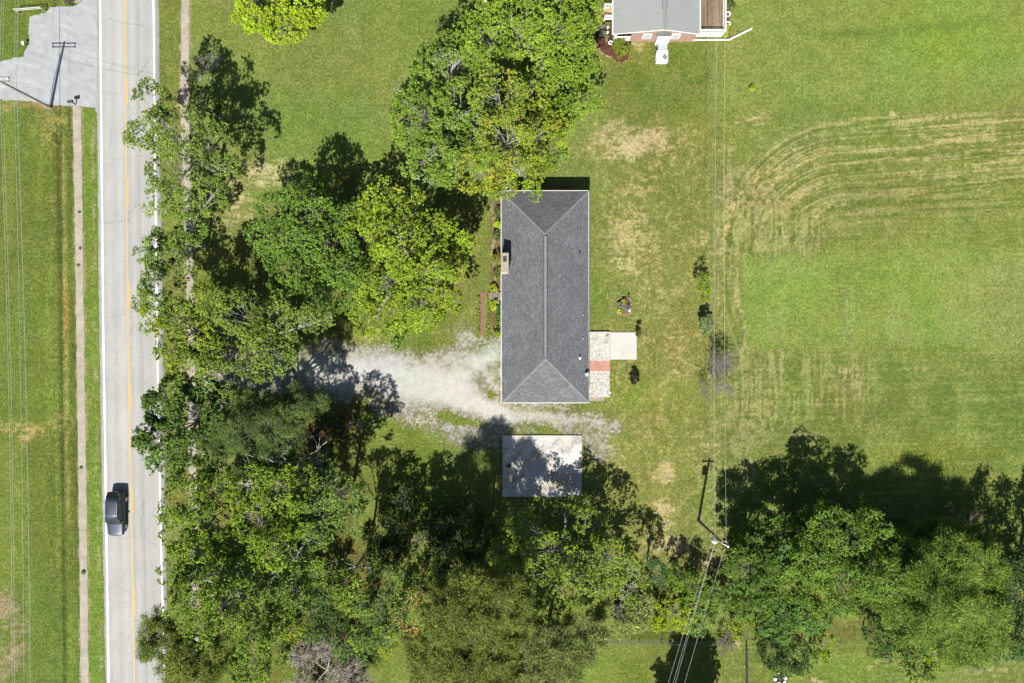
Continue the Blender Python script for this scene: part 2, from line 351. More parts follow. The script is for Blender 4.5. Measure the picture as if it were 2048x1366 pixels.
    g = g - .7 * pat(wu, wv, 985, 792, 24, 9) - .6 * pat(wu, wv, 905, 842, 55, 16) - .4 * pat(wu, wv, 1120, 822, 60, 6) - .5 * pat(wu, wv, 1100, 860, 80, 8) - .4 * pat(wu, wv, 990, 738, 16, 14) - .35 * pat(wu, wv, 860, 690, 90, 16) - .3 * pat(wu, wv, 940, 815, 40, 12) - .25 * pat(wu, wv, 1170, 845, 24, 6)
    sp = ff * .5 + vn(X * 3.1, Y * 3.1, 71) * .35 + mid * .3
    sp = sp * .55 + vn(X * 7.5, Y * 7.5, 75) * .42 + .03
    gm = ss(.50, .70, g * .9 + sp * .75 - .16)
    gc = S(198, 195, 182) * (.80 + .38 * (.6 * ff + .4 * vn(X * 9, Y * 9, 74))[..., None]); wd = vn(X * 6.3, Y * 6.3, 73) * .6 + vn(X * 2.1, Y * 2.1, 76) * .45; gc = mix(gc, S(140, 138, 88), ss(.62, .74, wd + .16 * ss(1.15, .7, g)) * .8)
    core = np.clip(1.5 - np.minimum(np.minimum(cap(wu, wv, 640, 745, 800, 752, 26), cap(wu, wv, 800, 752, 900, 782, 36)), np.minimum(cap(wu, wv, 900, 785, 1005, 832, 18), cap(wu, wv, 900, 760, 985, 700, 22))), 0, 1)
    gc = mix(gc, S(234, 232, 227), ss(.62, 1.1, g) * .3 + core * .5)
    c = mix(c, S(150, 142, 100), ss(.1, .5, g) * .6)
    c = mix(c, gc, gm)
    # fine grain, lighter and darker at random
    vv = .80 + .26 * fine + .16 * (ff - .5)
    vv = np.where(g > .7, 1 + .1 * (ff - .5), vv)
    c = c * vv[..., None]
    # the red/blue gets a slow drift so no two square metres agree
    c = c * (1 + .10 * (np.stack([fbm(X * .15, Y * .15, 3, 90), fbm(X * .15, Y * .15, 3, 91), fbm(X * .2, Y * .2, 3, 92)], -1) - .5) * 2)
    gr = c @ np.array([.3, .6, .1]); c = mix(c, np.repeat(gr[..., None], 3, -1), np.full(g.shape, .03))
    c[..., 1] *= 1.02
    return np.clip(c, .002, .8), g
st = .125
xs = np.concatenate([[-3500, -900, -300, -160, -110, -85], np.arange(-70, 70 + st / 2, st), [85, 110, 160, 300, 900, 3500]])
ys = np.concatenate([[-3500, -900, -300, -160, -100, -65], np.arange(-48, 48 + st / 2, st), [65, 100, 160, 300, 900, 3500]])
GX, GY = np.meshgrid(xs, ys)
COL, GR = ground_colour(GX, GY)
Ug = 1024 + PX * GX; Vg = 683 - PX * GY
GZ = -.2 * np.exp(-((Ug - pl(SL, Vg) + 38) / 22) ** 2) * ss(225, 260, Vg)     # roadside ditch
VV = np.stack([GX, GY, GZ], -1).reshape(-1, 3); CC = COL.reshape(-1, 3)
ny, nx = GX.shape
I = np.arange(ny * nx).reshape(ny, nx)
FF = np.stack([I[:-1, :-1], I[:-1, 1:], I[1:, 1:], I[1:, :-1]], -1).reshape(-1, 4)
gf = ((GR[:-1, :-1] + GR[1:, 1:]) / 2).reshape(-1)
Uf = Ug[:-1, :-1].reshape(-1)
isg = (gf > .5) & (Uf > 320)
def subset(name, keep, label):
    F = FF[keep]; used, inv = np.unique(F, return_inverse=True)
    o = npmesh(name, VV[used], inv.reshape(-1, 4), GRAVEL if 'gravel' in name else GROUND, col=CC[used]); return tag(o, label, kind='structure')
def gravelmat():
    m, n, b = newmat('gravel')
    a = n.nodes.new('ShaderNodeAttribute'); a.attribute_name = 'Col'
    t2 = noise(n, 14, 4, .8); r2 = ramp(n, t2.outputs[0], [(.42, .66), (.58, 1.24)])
    t3 = noise(n, 1.2, 5, .7); r3 = ramp(n, t3.outputs[0], [(.36, .90), (.64, 1.08)])
    o = mul(n, a.outputs[0], r2.outputs[0]); o = mul(n, o, r3.outputs[0])
    n.links.new(o, b.inputs['Base Color']); b.inputs['Roughness'].default_value = .95; b.inputs['Specular IOR Level'].default_value = .08
    bump(n, b, t2.outputs[0], .6, .03); return m
GRAVEL = gravelmat()
subset('lawn', ~isg, 'patchy green mown grass ground with scorched straw patches')
subset('gravel_driveway', isg, 'pale worn gravel drive running to the grey roofed house')

# ------------------------------------------------------------ road, pavements, lot
rg = np.random.default_rng(5)
def strip(name, ctr, half0, half1, z, mat, v0, v1, label, jit=0.0, n=None, thick=0):
    """sheet following a traced line; half0/half1 = offsets (px) left and right"""
    n = n or int((v1 - v0) / 3.5); v = np.linspace(v0, v1, n)
    x = pl(ctr, v) if isinstance(ctr, list) else ctr(v)
    sm = lambda: np.convolve(rg.normal(0, 1, n + 4), [.2, .3, .3, .2], 'valid')[:n] if jit else np.zeros(n)
    a = x + (pl(half0, v) - x if isinstance(half0, list) else half0) + jit * np.resize(sm(), n)
    b = x + (pl(half1, v) - x if isinstance(half1, list) else half1) + jit * np.resize(sm(), n)
    m = 9
    t = np.linspace(0, 1, m)
    UU = a[:, None] * (1 - t) + b[:, None] * t; V2 = np.repeat(v[:, None], m, 1)
    Z = np.full(UU.shape, z)
    pts = np.stack([(UU - 1024) / PX, (683 - V2) / PX, Z], -1).reshape(-1, 3)
    I = np.arange(n * m).reshape(n, m)
    F = np.stack([I[:-1, :-1], I[1:, :-1], I[1:, 1:], I[:-1, 1:]], -1).reshape(-1, 4)
    col = np.stack([np.repeat(t[None], n, 0)] * 3, -1).reshape(-1, 3)
    if thick:      # side skirts
        lo = pts.copy(); lo[:, 2] -= thick; N = len(pts)
        e1 = I[:, 0]; e2 = I[:, -1]
        q = [np.stack([e1[:-1], e1[:-1] + N, e1[1:] + N, e1[1:]], -1), np.stack([e2[1:], e2[1:] + N, e2[:-1] + N, e2[:-1]], -1)]
        pts = np.concatenate([pts, lo]); F = np.concatenate([F] + q); col = np.concatenate([col, col])
    return tag(npmesh(name, pts, F, mat, col=col), label, kind='structure')
def roadmat():
    m, n, b = newmat('asphalt')
    a = n.nodes.new('ShaderNodeAttribute'); a.attribute_name = 'Col'
    base = S(209, 209, 205)
    t1 = ramp(n, a.outputs['Fac'], [(0, .92), (.10, .92), (.16, 1.0), (.26, .93), (.36, 1.04), (.44, .95), (.50, .88), (.56, .99), (.62, .90), (.66, .80), (.70, .94), (.80, .90), (.90, .98), (1, .93)])
    t1.color_ramp.interpolation = 'EASE'
    x = noise(n, 1.3, 6, .7, vec=(3, .12, 1)); r1 = ramp(n, x.outputs[0], [(.3, .93), (.7, 1.06)])
    y = noise(n, 22, 3, .8); r2 = ramp(n, y.outputs[0], [(.35, .86), (.65, 1.12)])
    z = noise(n, .25, 3, .6); r3 = ramp(n, z.outputs[0], [(.35, base * .93), (.65, base * 1.03)])
    # hairline cracks
    vo = n.nodes.new('ShaderNodeTexVoronoi'); vo.feature = 'DISTANCE_TO_EDGE'; vo.inputs['Scale'].default_value = .35
    tc = n.nodes.new('ShaderNodeTexCoord'); nz = noise(n, 2.2, 5, .7); ad = n.nodes.new('ShaderNodeMix'); ad.data_type = 'VECTOR'; ad.inputs[0].default_value = .25
    n.links.new(tc.outputs['Object'], ad.inputs[4]); n.links.new(nz.outputs['Color'], ad.inputs[5]); 
    n.links.new(ad.outputs[1], vo.inputs['Vector'])
    r4 = ramp(n, vo.outputs['Distance'], [(0, .70), (.007, 1.0)])
    o = mul(n, r3.outputs[0], t1.outputs[0]); o = mul(n, o, r1.outputs[0]); o = mul(n, o, r2.outputs[0]); o = mul(n, o, r4.outputs[0])
    n.links.new(o, b.inputs['Base Color']); b.inputs['Roughness'].default_value = .9; b.inputs['Specular IOR Level'].default_value = .15
    bump(n, b, y.outputs[0], .3, .01); return m
ASPH = roadmat()
strip('road', RL, 0, RR, .02, ASPH, -700, 2100, 'pale grey worn asphalt two lane road', jit=.8, thick=.3)
def paintmat(name, col, wear):
    m, n, b = newmat(name)
    t = noise(n, 7, 5, .8); r = ramp(n, t.outputs[0], [(.28, S(190, 188, 180)), (.28 + wear, col)])
    n.links.new(r.outputs[0], b.inputs['Base Color']); b.inputs['Roughness'].default_value = .7; return m
PW = paintmat('white_line_paint', (.8, .8, .8), .1); PY = paintmat('yellow_line_paint', S(255, 206, 88), .12)
strip('edge_line', WL, -1.4, 1.4, .024, PW, -700, 2100, 'white edge line on the field side of the road', jit=.12)
strip('edge_line', WR, -1.2, 1.2, .024, PW, -700, 2100, 'white edge line on the tree side of the road', jit=.12)
strip('centre_line', YC, -1.5, .7, .024, PY, -700, 2100, 'continuous yellow centre line of the road', jit=.1)
for k in range(-4, 10):
    v = 155 + 204.6 * k
    strip('centre_dash', YC, 1.7, 3.7, .024, PY, v, v + 52, 'broken yellow dash beside the centre line', jit=.1)['group'] = 'yellow dashes on the road'
def concmat(name, base, joint=1.5, amt=.2):
    m, n, b = newmat(name)
    t = noise(n, 1.1, 6, .7); r = ramp(n, t.outputs[0], [(.3, base * (1 - amt)), (.7, base * (1 + amt))])
    t2 = noise(n, 16, 4, .8); r2 = ramp(n, t2.outputs[0], [(.3, .85), (.7, 1.12)])
    o = mul(n, r.outputs[0], r2.outputs[0])
    if joint:
        wv = n.nodes.new('ShaderNodeTexBrick'); wv.inputs['Scale'].default_value = 1; wv.inputs['Brick Width'].default_value = 60; wv.inputs['Row Height'].default_value = joint
        wv.inputs['Mortar Size'].default_value = .012; wv.inputs['Color1'].default_value = (1, 1, 1, 1); wv.inputs['Color2'].default_value = (.9, .9, .88, 1); wv.inputs['Mortar'].default_value = (.55, .55, .5, 1)
        tc = n.nodes.new('ShaderNodeTexCoord'); n.links.new(tc.outputs['Object'], wv.inputs['Vector']); o = mul(n, o, wv.outputs[0])
    n.links.new(o, b.inputs['Base Color']); b.inputs['Roughness'].default_value = .92; b.inputs['Specular IOR Level'].default_value = .15
    bump(n, b, t2.outputs[0], .3, .01); return m
SIDEW = concmat('pavement_concrete', S(204, 196, 180), 1.5)
strip('pavement', SL, -8, 8, .035, SIDEW, 212, 2100, 'narrow old concrete pavement on the field side of the road', jit=.9, thick=.45)
strip('pavement', SL, -8, 8, .035, SIDEW, -700, 6, 'narrow concrete pavement north of the entrance lot', jit=.9, thick=.3)
strip('pavement', SR, -8, 8, .035, SIDEW, -700, 2100, 'narrow dirty concrete pavement on the tree side of the road', jit=.9, thick=.2)
# entrance lot
def lotmat():
    m, n, b = newmat('lot_chippings')
    base = S(200, 203, 205)
    t = noise(n, .6, 5, .6); r = ramp(n, t.outputs[0], [(.35, base * .88), (.65, base * 1.08)])
    t2 = noise(n, 12, 4, .85); r2 = ramp(n, t2.outputs[0], [(.38, .74), (.62, 1.22)])
    o = mul(n, r.outputs[0], r2.outputs[0])
    tc = n.nodes.new('ShaderNodeTexCoord'); mp = n.nodes.new('ShaderNodeMapping'); mp.inputs['Location'].default_value = (60.5, -21, 0)
    n.links.new(tc.outputs['Object'], mp.inputs[0])
    wv = n.nodes.new('ShaderNodeTexWave'); wv.wave_type = 'RINGS'; wv.rings_direction = 'Z'; wv.inputs['Scale'].default_value = .32; wv.inputs['Distortion'].default_value = 1.2; wv.inputs['Detail'].default_value = 5; wv.inputs['Detail Scale'].default_value = .6
    n.links.new(mp.outputs[0], wv.inputs['Vector']); r3 = ramp(n, wv.outputs[0], [(.5, .99), (.97, 1.13)])
    t4 = noise(n, .5, 3, .6); r4 = ramp(n, t4.outputs[0], [(.45, 1.0), (.6, 0)])
    mx = n.nodes.new('ShaderNodeMix'); mx.data_type = 'RGBA'; mx.inputs[7].default_value = (1, 1, 1, 1)
    n.links.new(r4.outputs[0], mx.inputs[0]); n.links.new(r3.outputs[0], mx.inputs[6])
    o = mul(n, o, mx.outputs[2])
    n.links.new(o, b.inputs['Base Color']); b.inputs['Roughness'].default_value = .95; b.inputs['Specular IOR Level'].default_value = .1; bump(n, b, t2.outputs[0], .5, .02); return m
def smooth_poly(pts, jit, step=3.5, seed=1):
    r = random.Random(seed); out = []
    for i, a in enumerate(pts):
        b = pts[(i + 1) % len(pts)]; d = math.dist(a, b); n = max(1, int(d / step))
        for k in range(n):
            t = k / n; out.append((a[0] + (b[0] - a[0]) * t + r.uniform(-jit, jit), a[1] + (b[1] - a[1]) * t + r.uniform(-jit, jit)))
    return out
def poly_obj(name, pts, z, mat, label, jit=1.2, kind='structure', seed=1, step=3.5):
    q = [tuple(P(*p))[:2] for p in smooth_poly(pts, jit, step, seed)][::-1]
    o = MB().prism(q, z - .25, z).build(name, mat); return tag(o, label, kind=kind)
poly_obj('entrance_lot', [(200, 214), (196, 232), (190, 216), (150, 212), (100, 210), (60, 202), (-150, 194), (-150, 150), (-40, 134), (0, 125), (25, 116), (46, 114), (50, 100), (59, 88), (57, 62), (60, 33), (92, 25), (100, 14), (128, 13), (150, 11), (164, 2), (170, -60), (200, -60)], .012, lotmat(), 'blue grey chipping lot at the road entrance', jit=1.4)

# ------------------------------------------------------------ vegetation
def segs(P0, P1, R0, R1, n=4):
    P0 = np.asarray(P0, float); P1 = np.asarray(P1, float); R0 = np.asarray(R0, float); R1 = np.asarray(R1, float)
    d = P1 - P0; d /= np.linalg.norm(d, axis=1, keepdims=True) + 1e-9
    a = np.where(np.abs(d[:, :1]) < .9, [[1, 0, 0]], [[0, 1, 0]]); a = a - d * (a * d).sum(1, keepdims=True); a /= np.linalg.norm(a, axis=1, keepdims=True)
    b = np.cross(d, a); th = 2 * np.pi * np.arange(n) / n
    ring = a[:, None] * np.cos(th)[None, :, None] + b[:, None] * np.sin(th)[None, :, None]
    V = np.concatenate([P0[:, None] + ring * R0[:, None, None], P1[:, None] + ring * R1[:, None, None]], 1)
    m = len(P0); o = np.arange(m)[:, None, None] * (2 * n); j = np.arange(n)
    F = np.stack([j, (j + 1) % n, n + (j + 1) % n, n + j], -1)[None] + o
    return V.reshape(-1, 3), F.reshape(-1, 4)
TW = np.array([1.1, 1.13, .72])      # crowns read a little warmer in the photo
STY = {   # tufts per bough, leaves per tuft, length, width, bough radius, spread, boughs per m2 of lobe
    'leafy':  dict(nt=24, nl=12, L=.175, W=.13, rb=1.05, sp=.75, den=1.45, tw=.05),
    'fine':   dict(nt=28, nl=11, L=.16, W=.11, rb=.95, sp=1.0, den=1.8, tw=.1),
    'sparse': dict(nt=20, nl=12, L=.175, W=.13, rb=.95, sp=.75, den=1.4, tw=.2),
    'pine':   dict(nt=22, nl=26, L=.26, W=.035, rb=.85, sp=1.3, den=1.35, tw=.15),
    'willow': dict(nt=28, nl=16, L=.38, W=.055, rb=1.0, sp=.6, den=1.7, tw=.1),
    'shrub':  dict(nt=16, nl=9, L=.15, W=.11, rb=.40, sp=.9, den=2.6, tw=.1),
    'solid':  dict(nt=24, nl=12, L=.22, W=.18, rb=.95, sp=.75, den=3.0, tw=.05),
    'dense':  dict(nt=24, nl=10, L=.21, W=.17, rb=.95, sp=.75, den=1.15, tw=.08),
}
def tree(name, label, cat, lobes, style='leafy', col=(.1, .15, .02), seed=1, base=None, trunk=.22, alt=None, altp=.0, gap=.0, group=None, bark=None, flat=.85, cvar=.28, crown='crown', stem='trunk', tint=None):
    g = np.random.default_rng(seed); s = STY[style]; col = np.asarray(col, float)
    L = []
    for l in lobes:
        jz = float(g.uniform(-.2, .2)) * l[3] if len(lobes) > 4 else 0
        p = P(l[0], l[1], max(.02, l[3] + jz)); L.append((np.array(p), l[2] * (1 - l[3] / H) / PX, l[4] if len(l) > 4 else None))
    cen = np.array([l[0] for l in L]); rad = np.array([l[1] for l in L])
    if base is None: b0 = np.array([*(cen[:, :2] * (rad ** 2)[:, None]).sum(0) / (rad ** 2).sum(), 0])
    else: b0 = np.array([*P(base[0], base[1], 0)])
    root = thing(name, label, cat, tuple(b0), group=group)
    V = []; Cc = []; T0 = []; T1 = []; TR0 = []; TR1 = []
    hf = max(.15, (cen[:, 2] - rad * flat).min() * .95 + .2)
    fork = b0 + [g.normal(0, .15 * trunk), g.normal(0, .15 * trunk), hf]
    mid = (b0 + fork) / 2 + g.normal(0, .25 * trunk, 3) * [1, 1, 0]
    def seg(a, b, r0, r1): T0.append(a); T1.append(b); TR0.append(r0); TR1.append(r1)
    seg(b0, mid, trunk * 1.15, trunk * .95); seg(mid, fork, trunk * .95, trunk * .85)
    for li, (c, r, lc) in enumerate(L):
        rz = r * flat; lcol = (col if lc is None else np.asarray(lc, float)) * TW
        m1 = fork + (c - fork) * .5 + g.normal(0, r * .12, 3); e = c - [0, 0, rz * .6]
        seg(fork, m1, trunk * .5, trunk * .34); seg(m1, e, trunk * .34, trunk * .2)
        RB = min(s['rb'], r * .55); fz = min(1, .5 + .5 * RB / s['rb'])
        nb = max(5, int(s['den'] * 2.6 * r * r * min(1, (s['rb'] / RB) ** 2) if RB == s['rb'] else 9))
        d = g.normal(size=(nb * 3, 3)); d /= np.linalg.norm(d, axis=1, keepdims=True)
        d = d[d[:, 2] > -.75][:nb]; nb = len(d)
        f = 1 - .55 * g.random(nb) ** 1.6
        f *= 1 + .12 * np.sin(d[:, 0] * 5 + li) * np.cos(d[:, 1] * 4 + 2 * li)
        bc = c + d * f[:, None] * [r, r, rz] * (1 - .4 * RB / r)
        keep = g.random(nb) > gap
        for k in range(len(L)):
            if k != li:
                q = np.linalg.norm((bc - cen[k]) / [rad[k], rad[k], rad[k] * flat], axis=1)
                keep &= ~((q < .6) & (g.random(nb) < .75))
        bc = bc[keep]; d = d[keep]; nb = len(bc)
        if nb == 0: continue
        rb = RB * g.uniform(.6, 1.15, nb)
        # limbs to boughs
        st0 = m1 + (e - m1) * g.uniform(-.2, 1, (nb, 1)); b1 = st0 + (bc - st0) * .55 + g.normal(0, r * .05, (nb, 3)); 
        for k in range(nb):
            seg(st0[k], b1[k], trunk * .055 + .012, trunk * .05 + .009); seg(b1[k], bc[k], trunk * .05 + .009, .013)
        ntf = max(7, int(s['nt'] * min(1, (RB / s['rb']) ** 1.2)))
        od = d * [1, 1, .5] + [0, 0, .55]; od /= np.linalg.norm(od, axis=1, keepdims=True)
        q = g.normal(size=(nb, ntf, 3)); q /= np.linalg.norm(q, axis=2, keepdims=True); q = q + od[:, None] * .85; q /= np.linalg.norm(q, axis=2, keepdims=True) + 1e-6
        if style == 'willow': q[..., 2] *= .4
        tp = bc[:, None] + q * rb[:, None, None] * (g.uniform(.5, 1.05, (nb, ntf, 1))) * [1, 1, .75]
        sel = g.random((nb, ntf)) < s['tw']
        a = np.repeat(bc[:, None], ntf, 1)[sel]; bb = tp[sel]
        for u, v in zip(a, bb): seg(u, v, .02, .009)
        tb = np.repeat(g.normal(1, cvar * .55, (nb, 1)), ntf, 1) * g.normal(1, cvar * .35, (nb, ntf))
        tcol = lcol * np.clip(tb, .45, 1.7)[..., None]
        if alt is not None:
            pick = (g.random((nb, 1)) < altp * 2) & (g.random((nb, ntf)) < .5 + altp)
            tcol = np.where(pick[..., None], np.asarray(alt) * np.clip(tb, .6, 1.5)[..., None], tcol)
        tp = tp.reshape(-1, 3); q = q.reshape(-1, 3); tcol = tcol.reshape(-1, 3); nT = len(tp); nl = s['nl']
        ax = q[:, None] * .9 + g.normal(0, s['sp'], (nT, nl, 3)) * [1, 1, .7]
        ax /= np.linalg.norm(ax, axis=2, keepdims=True)
        if style == 'willow': 
            p0 = tp[:, None] + ax * g.uniform(-.5, .3, (nT, nl, 1)) + g.normal(0, .12, (nT, nl, 3))
        else: p0 = tp[:, None] + ax * .03 + g.normal(0, s['L'] * .24 * fz, (nT, nl, 3))
        nn = g.normal(0, .42, (nT, nl, 3)) + q[:, None] * .75 + [0, -.1, .35]
        bb = np.cross(nn, ax); bb /= np.linalg.norm(bb, axis=2, keepdims=True) + 1e-9
        ln = fz * s['L'] * g.uniform(.65, 1.25, (nT, nl, 1)); wd = fz * s['W'] * g.uniform(.7, 1.2, (nT, nl, 1))
        quad = np.stack([p0, p0 + ax * ln * .45 + bb * wd * .5, p0 + ax * ln - [0, 0, .02], p0 + ax * ln * .45 - bb * wd * .5], 2)
        V.append(quad.reshape(-1, 3))
        lc2 = tcol[:, None] * g.normal(1, .13, (nT, nl, 1)) * (1 + g.normal(0, .05, (nT, nl, 3)))
        Cc.append(np.repeat(np.clip(lc2, .004, .6).reshape(-1, 3), 4, 0))
    V = np.concatenate(V) - b0; Cc = np.concatenate(Cc)
    npmesh(crown, V, np.arange(len(V)).reshape(-1, 4), LEAF, root, col=Cc)
    tv, tf = segs(T0, T1, TR0, TR1, 5)
    npmesh(stem, tv - b0, tf, bark or PALEBARK, root, smooth=True)
    return root
def bare(name, label, cat, px, py, h, spread, seed, mat, depth=5, r0=.12, kids=4, lean=(0, 0), up=.55, base_h=0, tw=.02):
    g = random.Random(seed); b0 = P(px, py, 0); root = thing(name, label, cat, tuple(b0))
    A = []
    def go(p, d, ln, r, k):
        q = p
        for i in range(2):
            d = (d + Vector((g.gauss(0, .16), g.gauss(0, .16), g.gauss(0, .1)))).normalized()
            n = q + d * ln / 2; A.append((q, n, r, r * .8)); q = n; r *= .8
            if k > 0 and i == 0:
                go(q, (d + Vector((g.gauss(0, .7), g.gauss(0, .7), g.gauss(0, .35)))).normalized(), ln * .6, r * .6, k - 1)
        if k > 0:
            for _ in range(kids if k > 2 else 3):
                go(q, (d * .8 + Vector((g.gauss(0, .6), g.gauss(0, .6), g.gauss(.05, .35)))).normalized(), ln * g.uniform(.6, .82), r * .72, k - 1)
    d0 = Vector((lean[0], lean[1], 1)).normalized(); p = Vector((0, 0, base_h)); t = p + d0 * h * .25
    A.append((p, t, r0, r0 * .85))
    for i in range(kids + 1):
        a = 2 * math.pi * i / (kids + 1) + g.uniform(-.4, .4)
        go(t, Vector((math.cos(a) * spread + lean[0], math.sin(a) * spread + lean[1], up)).normalized(), h * .3, r0 * .6, depth - 1)
    V, F = segs([a[0] for a in A], [a[1] for a in A], [max(a[2], tw) for a in A], [max(a[3], tw * .85) for a in A], 4)
    npmesh('branches', V, F, mat, root, smooth=True); return root

# picture-matched leaf colours
G1 = (.115, .165, .028); G2 = (.085, .135, .03); YG = (.17, .21, .022); LIME = (.23, .30, .012); DG = (.05, .088, .022)
BG = (.06, .115, .055); OL = (.10, .125, .038); PINE = (.068, .10, .034); YEL = (.24, .22, .03); LG = (.14, .19, .05)
# yard trees
tree('maple_tree', 'rounded bright lime green maple on the north lawn nearest the road', 'tree', [(556, -12, 84, 5.2), (514, 14, 50, 4.8), (605, 8, 50, 4.8), (560, 48, 46, 4.6)], 'dense', (.19, .26, .018), 11, trunk=.22, cvar=.2)
tree('maple_tree', 'broad mid green maple on the west side of the big crown group', 'tree', [(852, 160, 55, 10), (838, 240, 62, 9.5), (905, 120, 55, 10.5), (925, 215, 66, 12), (862, 310, 60, 9), (900, 345, 40, 8), (935, 300, 50, 10.5), (812, 220, 38, 8)], 'leafy', (.11, .17, .03), 12, trunk=.4, alt=(.16, .21, .1), altp=.08)
tree('maple_tree', 'fresh green maple of the big crown group nearest the grey metal roof', 'tree', [(975, 75, 58, 11), (1045, 50, 66, 12), (1120, 55, 66, 11), (1162, 115, 42, 9.5), (1090, 120, 60, 12), (1000, 10, 50, 10), (1080, -20, 66, 11), (1160, 200, 42, 8.5), (1130, 230, 42, 9), (1160, 30, 46, 9), (1120, 170, 50, 10.5)], 'leafy', (.125, .185, .026), 13, trunk=.4)
tree('maple_tree', 'yellowing maple overhanging the north west corner of the grey shingle roof', 'tree', [(1000, 190, 58, 12.5, (.135, .18, .03)), (1055, 190, 55, 12, (.14, .19, .025)), (1080, 260, 56, 10.5, (.16, .20, .025)), (1010, 280, 62, 12, (.14, .18, .03)), (952, 338, 48, 9.5, (.17, .20, .02)), (1040, 345, 52, 9, (.13, .18, .02)), (985, 355, 40, 7.5, G1), (1092, 315, 38, 8.5, G1), (1012, 378, 26, 7, YG)], 'leafy', (.15, .19, .025), 14, trunk=.35, alt=YEL, altp=.06)
tree('maple_tree', 'cool green maple west of the yellow green one, in the middle of the front lawn', 'tree', [(555, 470, 50, 7.2), (610, 430, 56, 8.2), (545, 410, 34, 6.2), (655, 490, 60, 8.7), (585, 535, 58, 7.7), (650, 580, 56, 7.2), (625, 385, 36, 6.7), (690, 430, 40, 7.2), (600, 480, 50, 9.7), (690, 540, 40, 7.7)], 'leafy', (.09, .155, .03), 15, trunk=.32)
tree('maple_tree', 'sunny yellow green maple on the front lawn closest to the chimney side of the house', 'tree', [(765, 410, 50, 8.2), (822, 395, 30, 7.2), (728, 480, 54, 8.7), (800, 490, 66, 10.2), (880, 470, 50, 8.2), (762, 575, 60, 8.2), (860, 545, 62, 8.7), (925, 470, 34, 6.7), (740, 640, 36, 6.2), (835, 615, 58, 7.2), (805, 655, 34, 5.2), (895, 600, 36, 6.2), (905, 520, 40, 7.2)], 'leafy', (.155, .215, .022), 16, trunk=.34, alt=(.2, .2, .03), altp=.08, gap=.1)
tree('shrub', 'small dark green shrub at the south tip of the yellow green front lawn maple', 'shrub', [(800, 672, 16, 1.5), (793, 686, 13, 1.0)], 'shrub', (.07, .13, .02), 17, trunk=.05, crown='foliage', stem='stem')
# roadside trees
tree('roadside_tree', 'open airy tree with pale limbs at the north end of the roadside row', 'tree', [(303, 205, 38, 10), (280, 280, 34, 9.5), (345, 262, 56, 11), (415, 292, 52, 10.5), (445, 340, 34, 9), (350, 345, 54, 10), (318, 395, 34, 8.5)], 'sparse', (.12, .17, .04), 21, trunk=.26, gap=.16, bark=PALEBARK)
tree('small_tree', 'low shaded tree in the shadow north of the airy roadside tree', 'tree', [(410, 205, 30, 4.5), (450, 232, 26, 4.5), (392, 228, 22, 4)], 'sparse', (.09, .12, .03), 22, trunk=.1)
tree('small_pine', 'tiny dark evergreen overlapping the pavement in the northern tree shadow', 'tree', [(375, 140, 13, 2.6), (383, 150, 11, 2)], 'pine', (.03, .05, .02), 23, trunk=.06, bark=BARK)
bare('dead_sapling', 'small grey leafless sapling in the northern tree shadow', 'tree', 428, 152, 3.2, .7, 24, PALEBARK, 4, .05, 3, (-.1, .3))
tree('roadside_tree', 'slim green tree second in the roadside row, leaning over the white edge line', 'tree', [(325, 495, 44, 9), (385, 450, 42, 9), (312, 560, 40, 8.5), (420, 385, 38, 8.5), (345, 540, 38, 8), (360, 400, 34, 8), (292, 505, 20, 8.5)], 'sparse', (.1, .155, .03), 25, trunk=.22, gap=.12)
tree('roadside_tree', 'yellow tinted tree reaching furthest over the road above the driveway', 'tree', [(312, 622, 40, 9.5), (285, 606, 18, 9.5), (360, 640, 50, 10.5), (345, 700, 36, 9.5), (408, 610, 40, 9), (395, 680, 46, 10.5), (380, 730, 40, 10)], 'leafy', (.125, .175, .03), 26, trunk=.26, alt=(.2, .24, .01), altp=.08, gap=.08)
tree('roadside_tree', 'large light green tree with bare grey limb ends above the driveway mouth', 'tree', [(480, 630, 56, 11), (560, 640, 50, 10.5), (455, 700, 56, 11.5), (530, 712, 54, 10.5), (622, 642, 34, 9.5), (440, 750, 42, 9.5), (570, 690, 34, 9.5), (660, 632, 22, 8.5)], 'leafy', (.125, .17, .04), 27, trunk=.3, gap=.1)
tree('roadside_tree', 'dark green dense tree bulging over the road just south of the driveway', 'tree', [(335, 785, 44, 9.5), (385, 825, 50, 10.5), (318, 885, 46, 10), (335, 930, 42, 9.5), (405, 895, 50, 10.5), (405, 780, 36, 9), (300, 860, 28, 9.5), (365, 870, 40, 11), (318, 820, 30, 9)], 'dense', (.066, .115, .026), 28, trunk=.3)
tree('pine_tree', 'soft dark grey green pine south of the gravel drive', 'tree', [(490, 815, 52, 11.0), (560, 865, 56, 11.5), (595, 815, 48, 10.5), (455, 865, 46, 11.5), (520, 910, 48, 11.0), (640, 805, 24, 9.5), (500, 865, 50, 12.5), (470, 920, 40, 10.5)], 'pine', PINE, 29, trunk=.28, bark=BARK)
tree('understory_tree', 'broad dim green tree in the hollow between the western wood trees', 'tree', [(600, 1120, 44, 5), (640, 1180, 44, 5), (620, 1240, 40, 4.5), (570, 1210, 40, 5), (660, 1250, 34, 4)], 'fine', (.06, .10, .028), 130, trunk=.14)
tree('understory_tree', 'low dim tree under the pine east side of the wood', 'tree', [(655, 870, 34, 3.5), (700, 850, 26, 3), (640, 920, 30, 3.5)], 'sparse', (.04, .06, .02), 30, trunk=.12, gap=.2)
tree('woodland_tree', 'light green tree by the road beside the dark vehicle, with white dead limbs above it', 'tree', [(380, 1000, 50, 11.0), (430, 1050, 56, 12.0), (358, 1065, 42, 10.5), (430, 975, 46, 11.0), (395, 1100, 42, 10.5), (345, 1030, 28, 10.0), (480, 1080, 40, 11.0)], 'leafy', (.115, .175, .025), 31, trunk=.28, alt=YG, altp=.1, gap=.05)
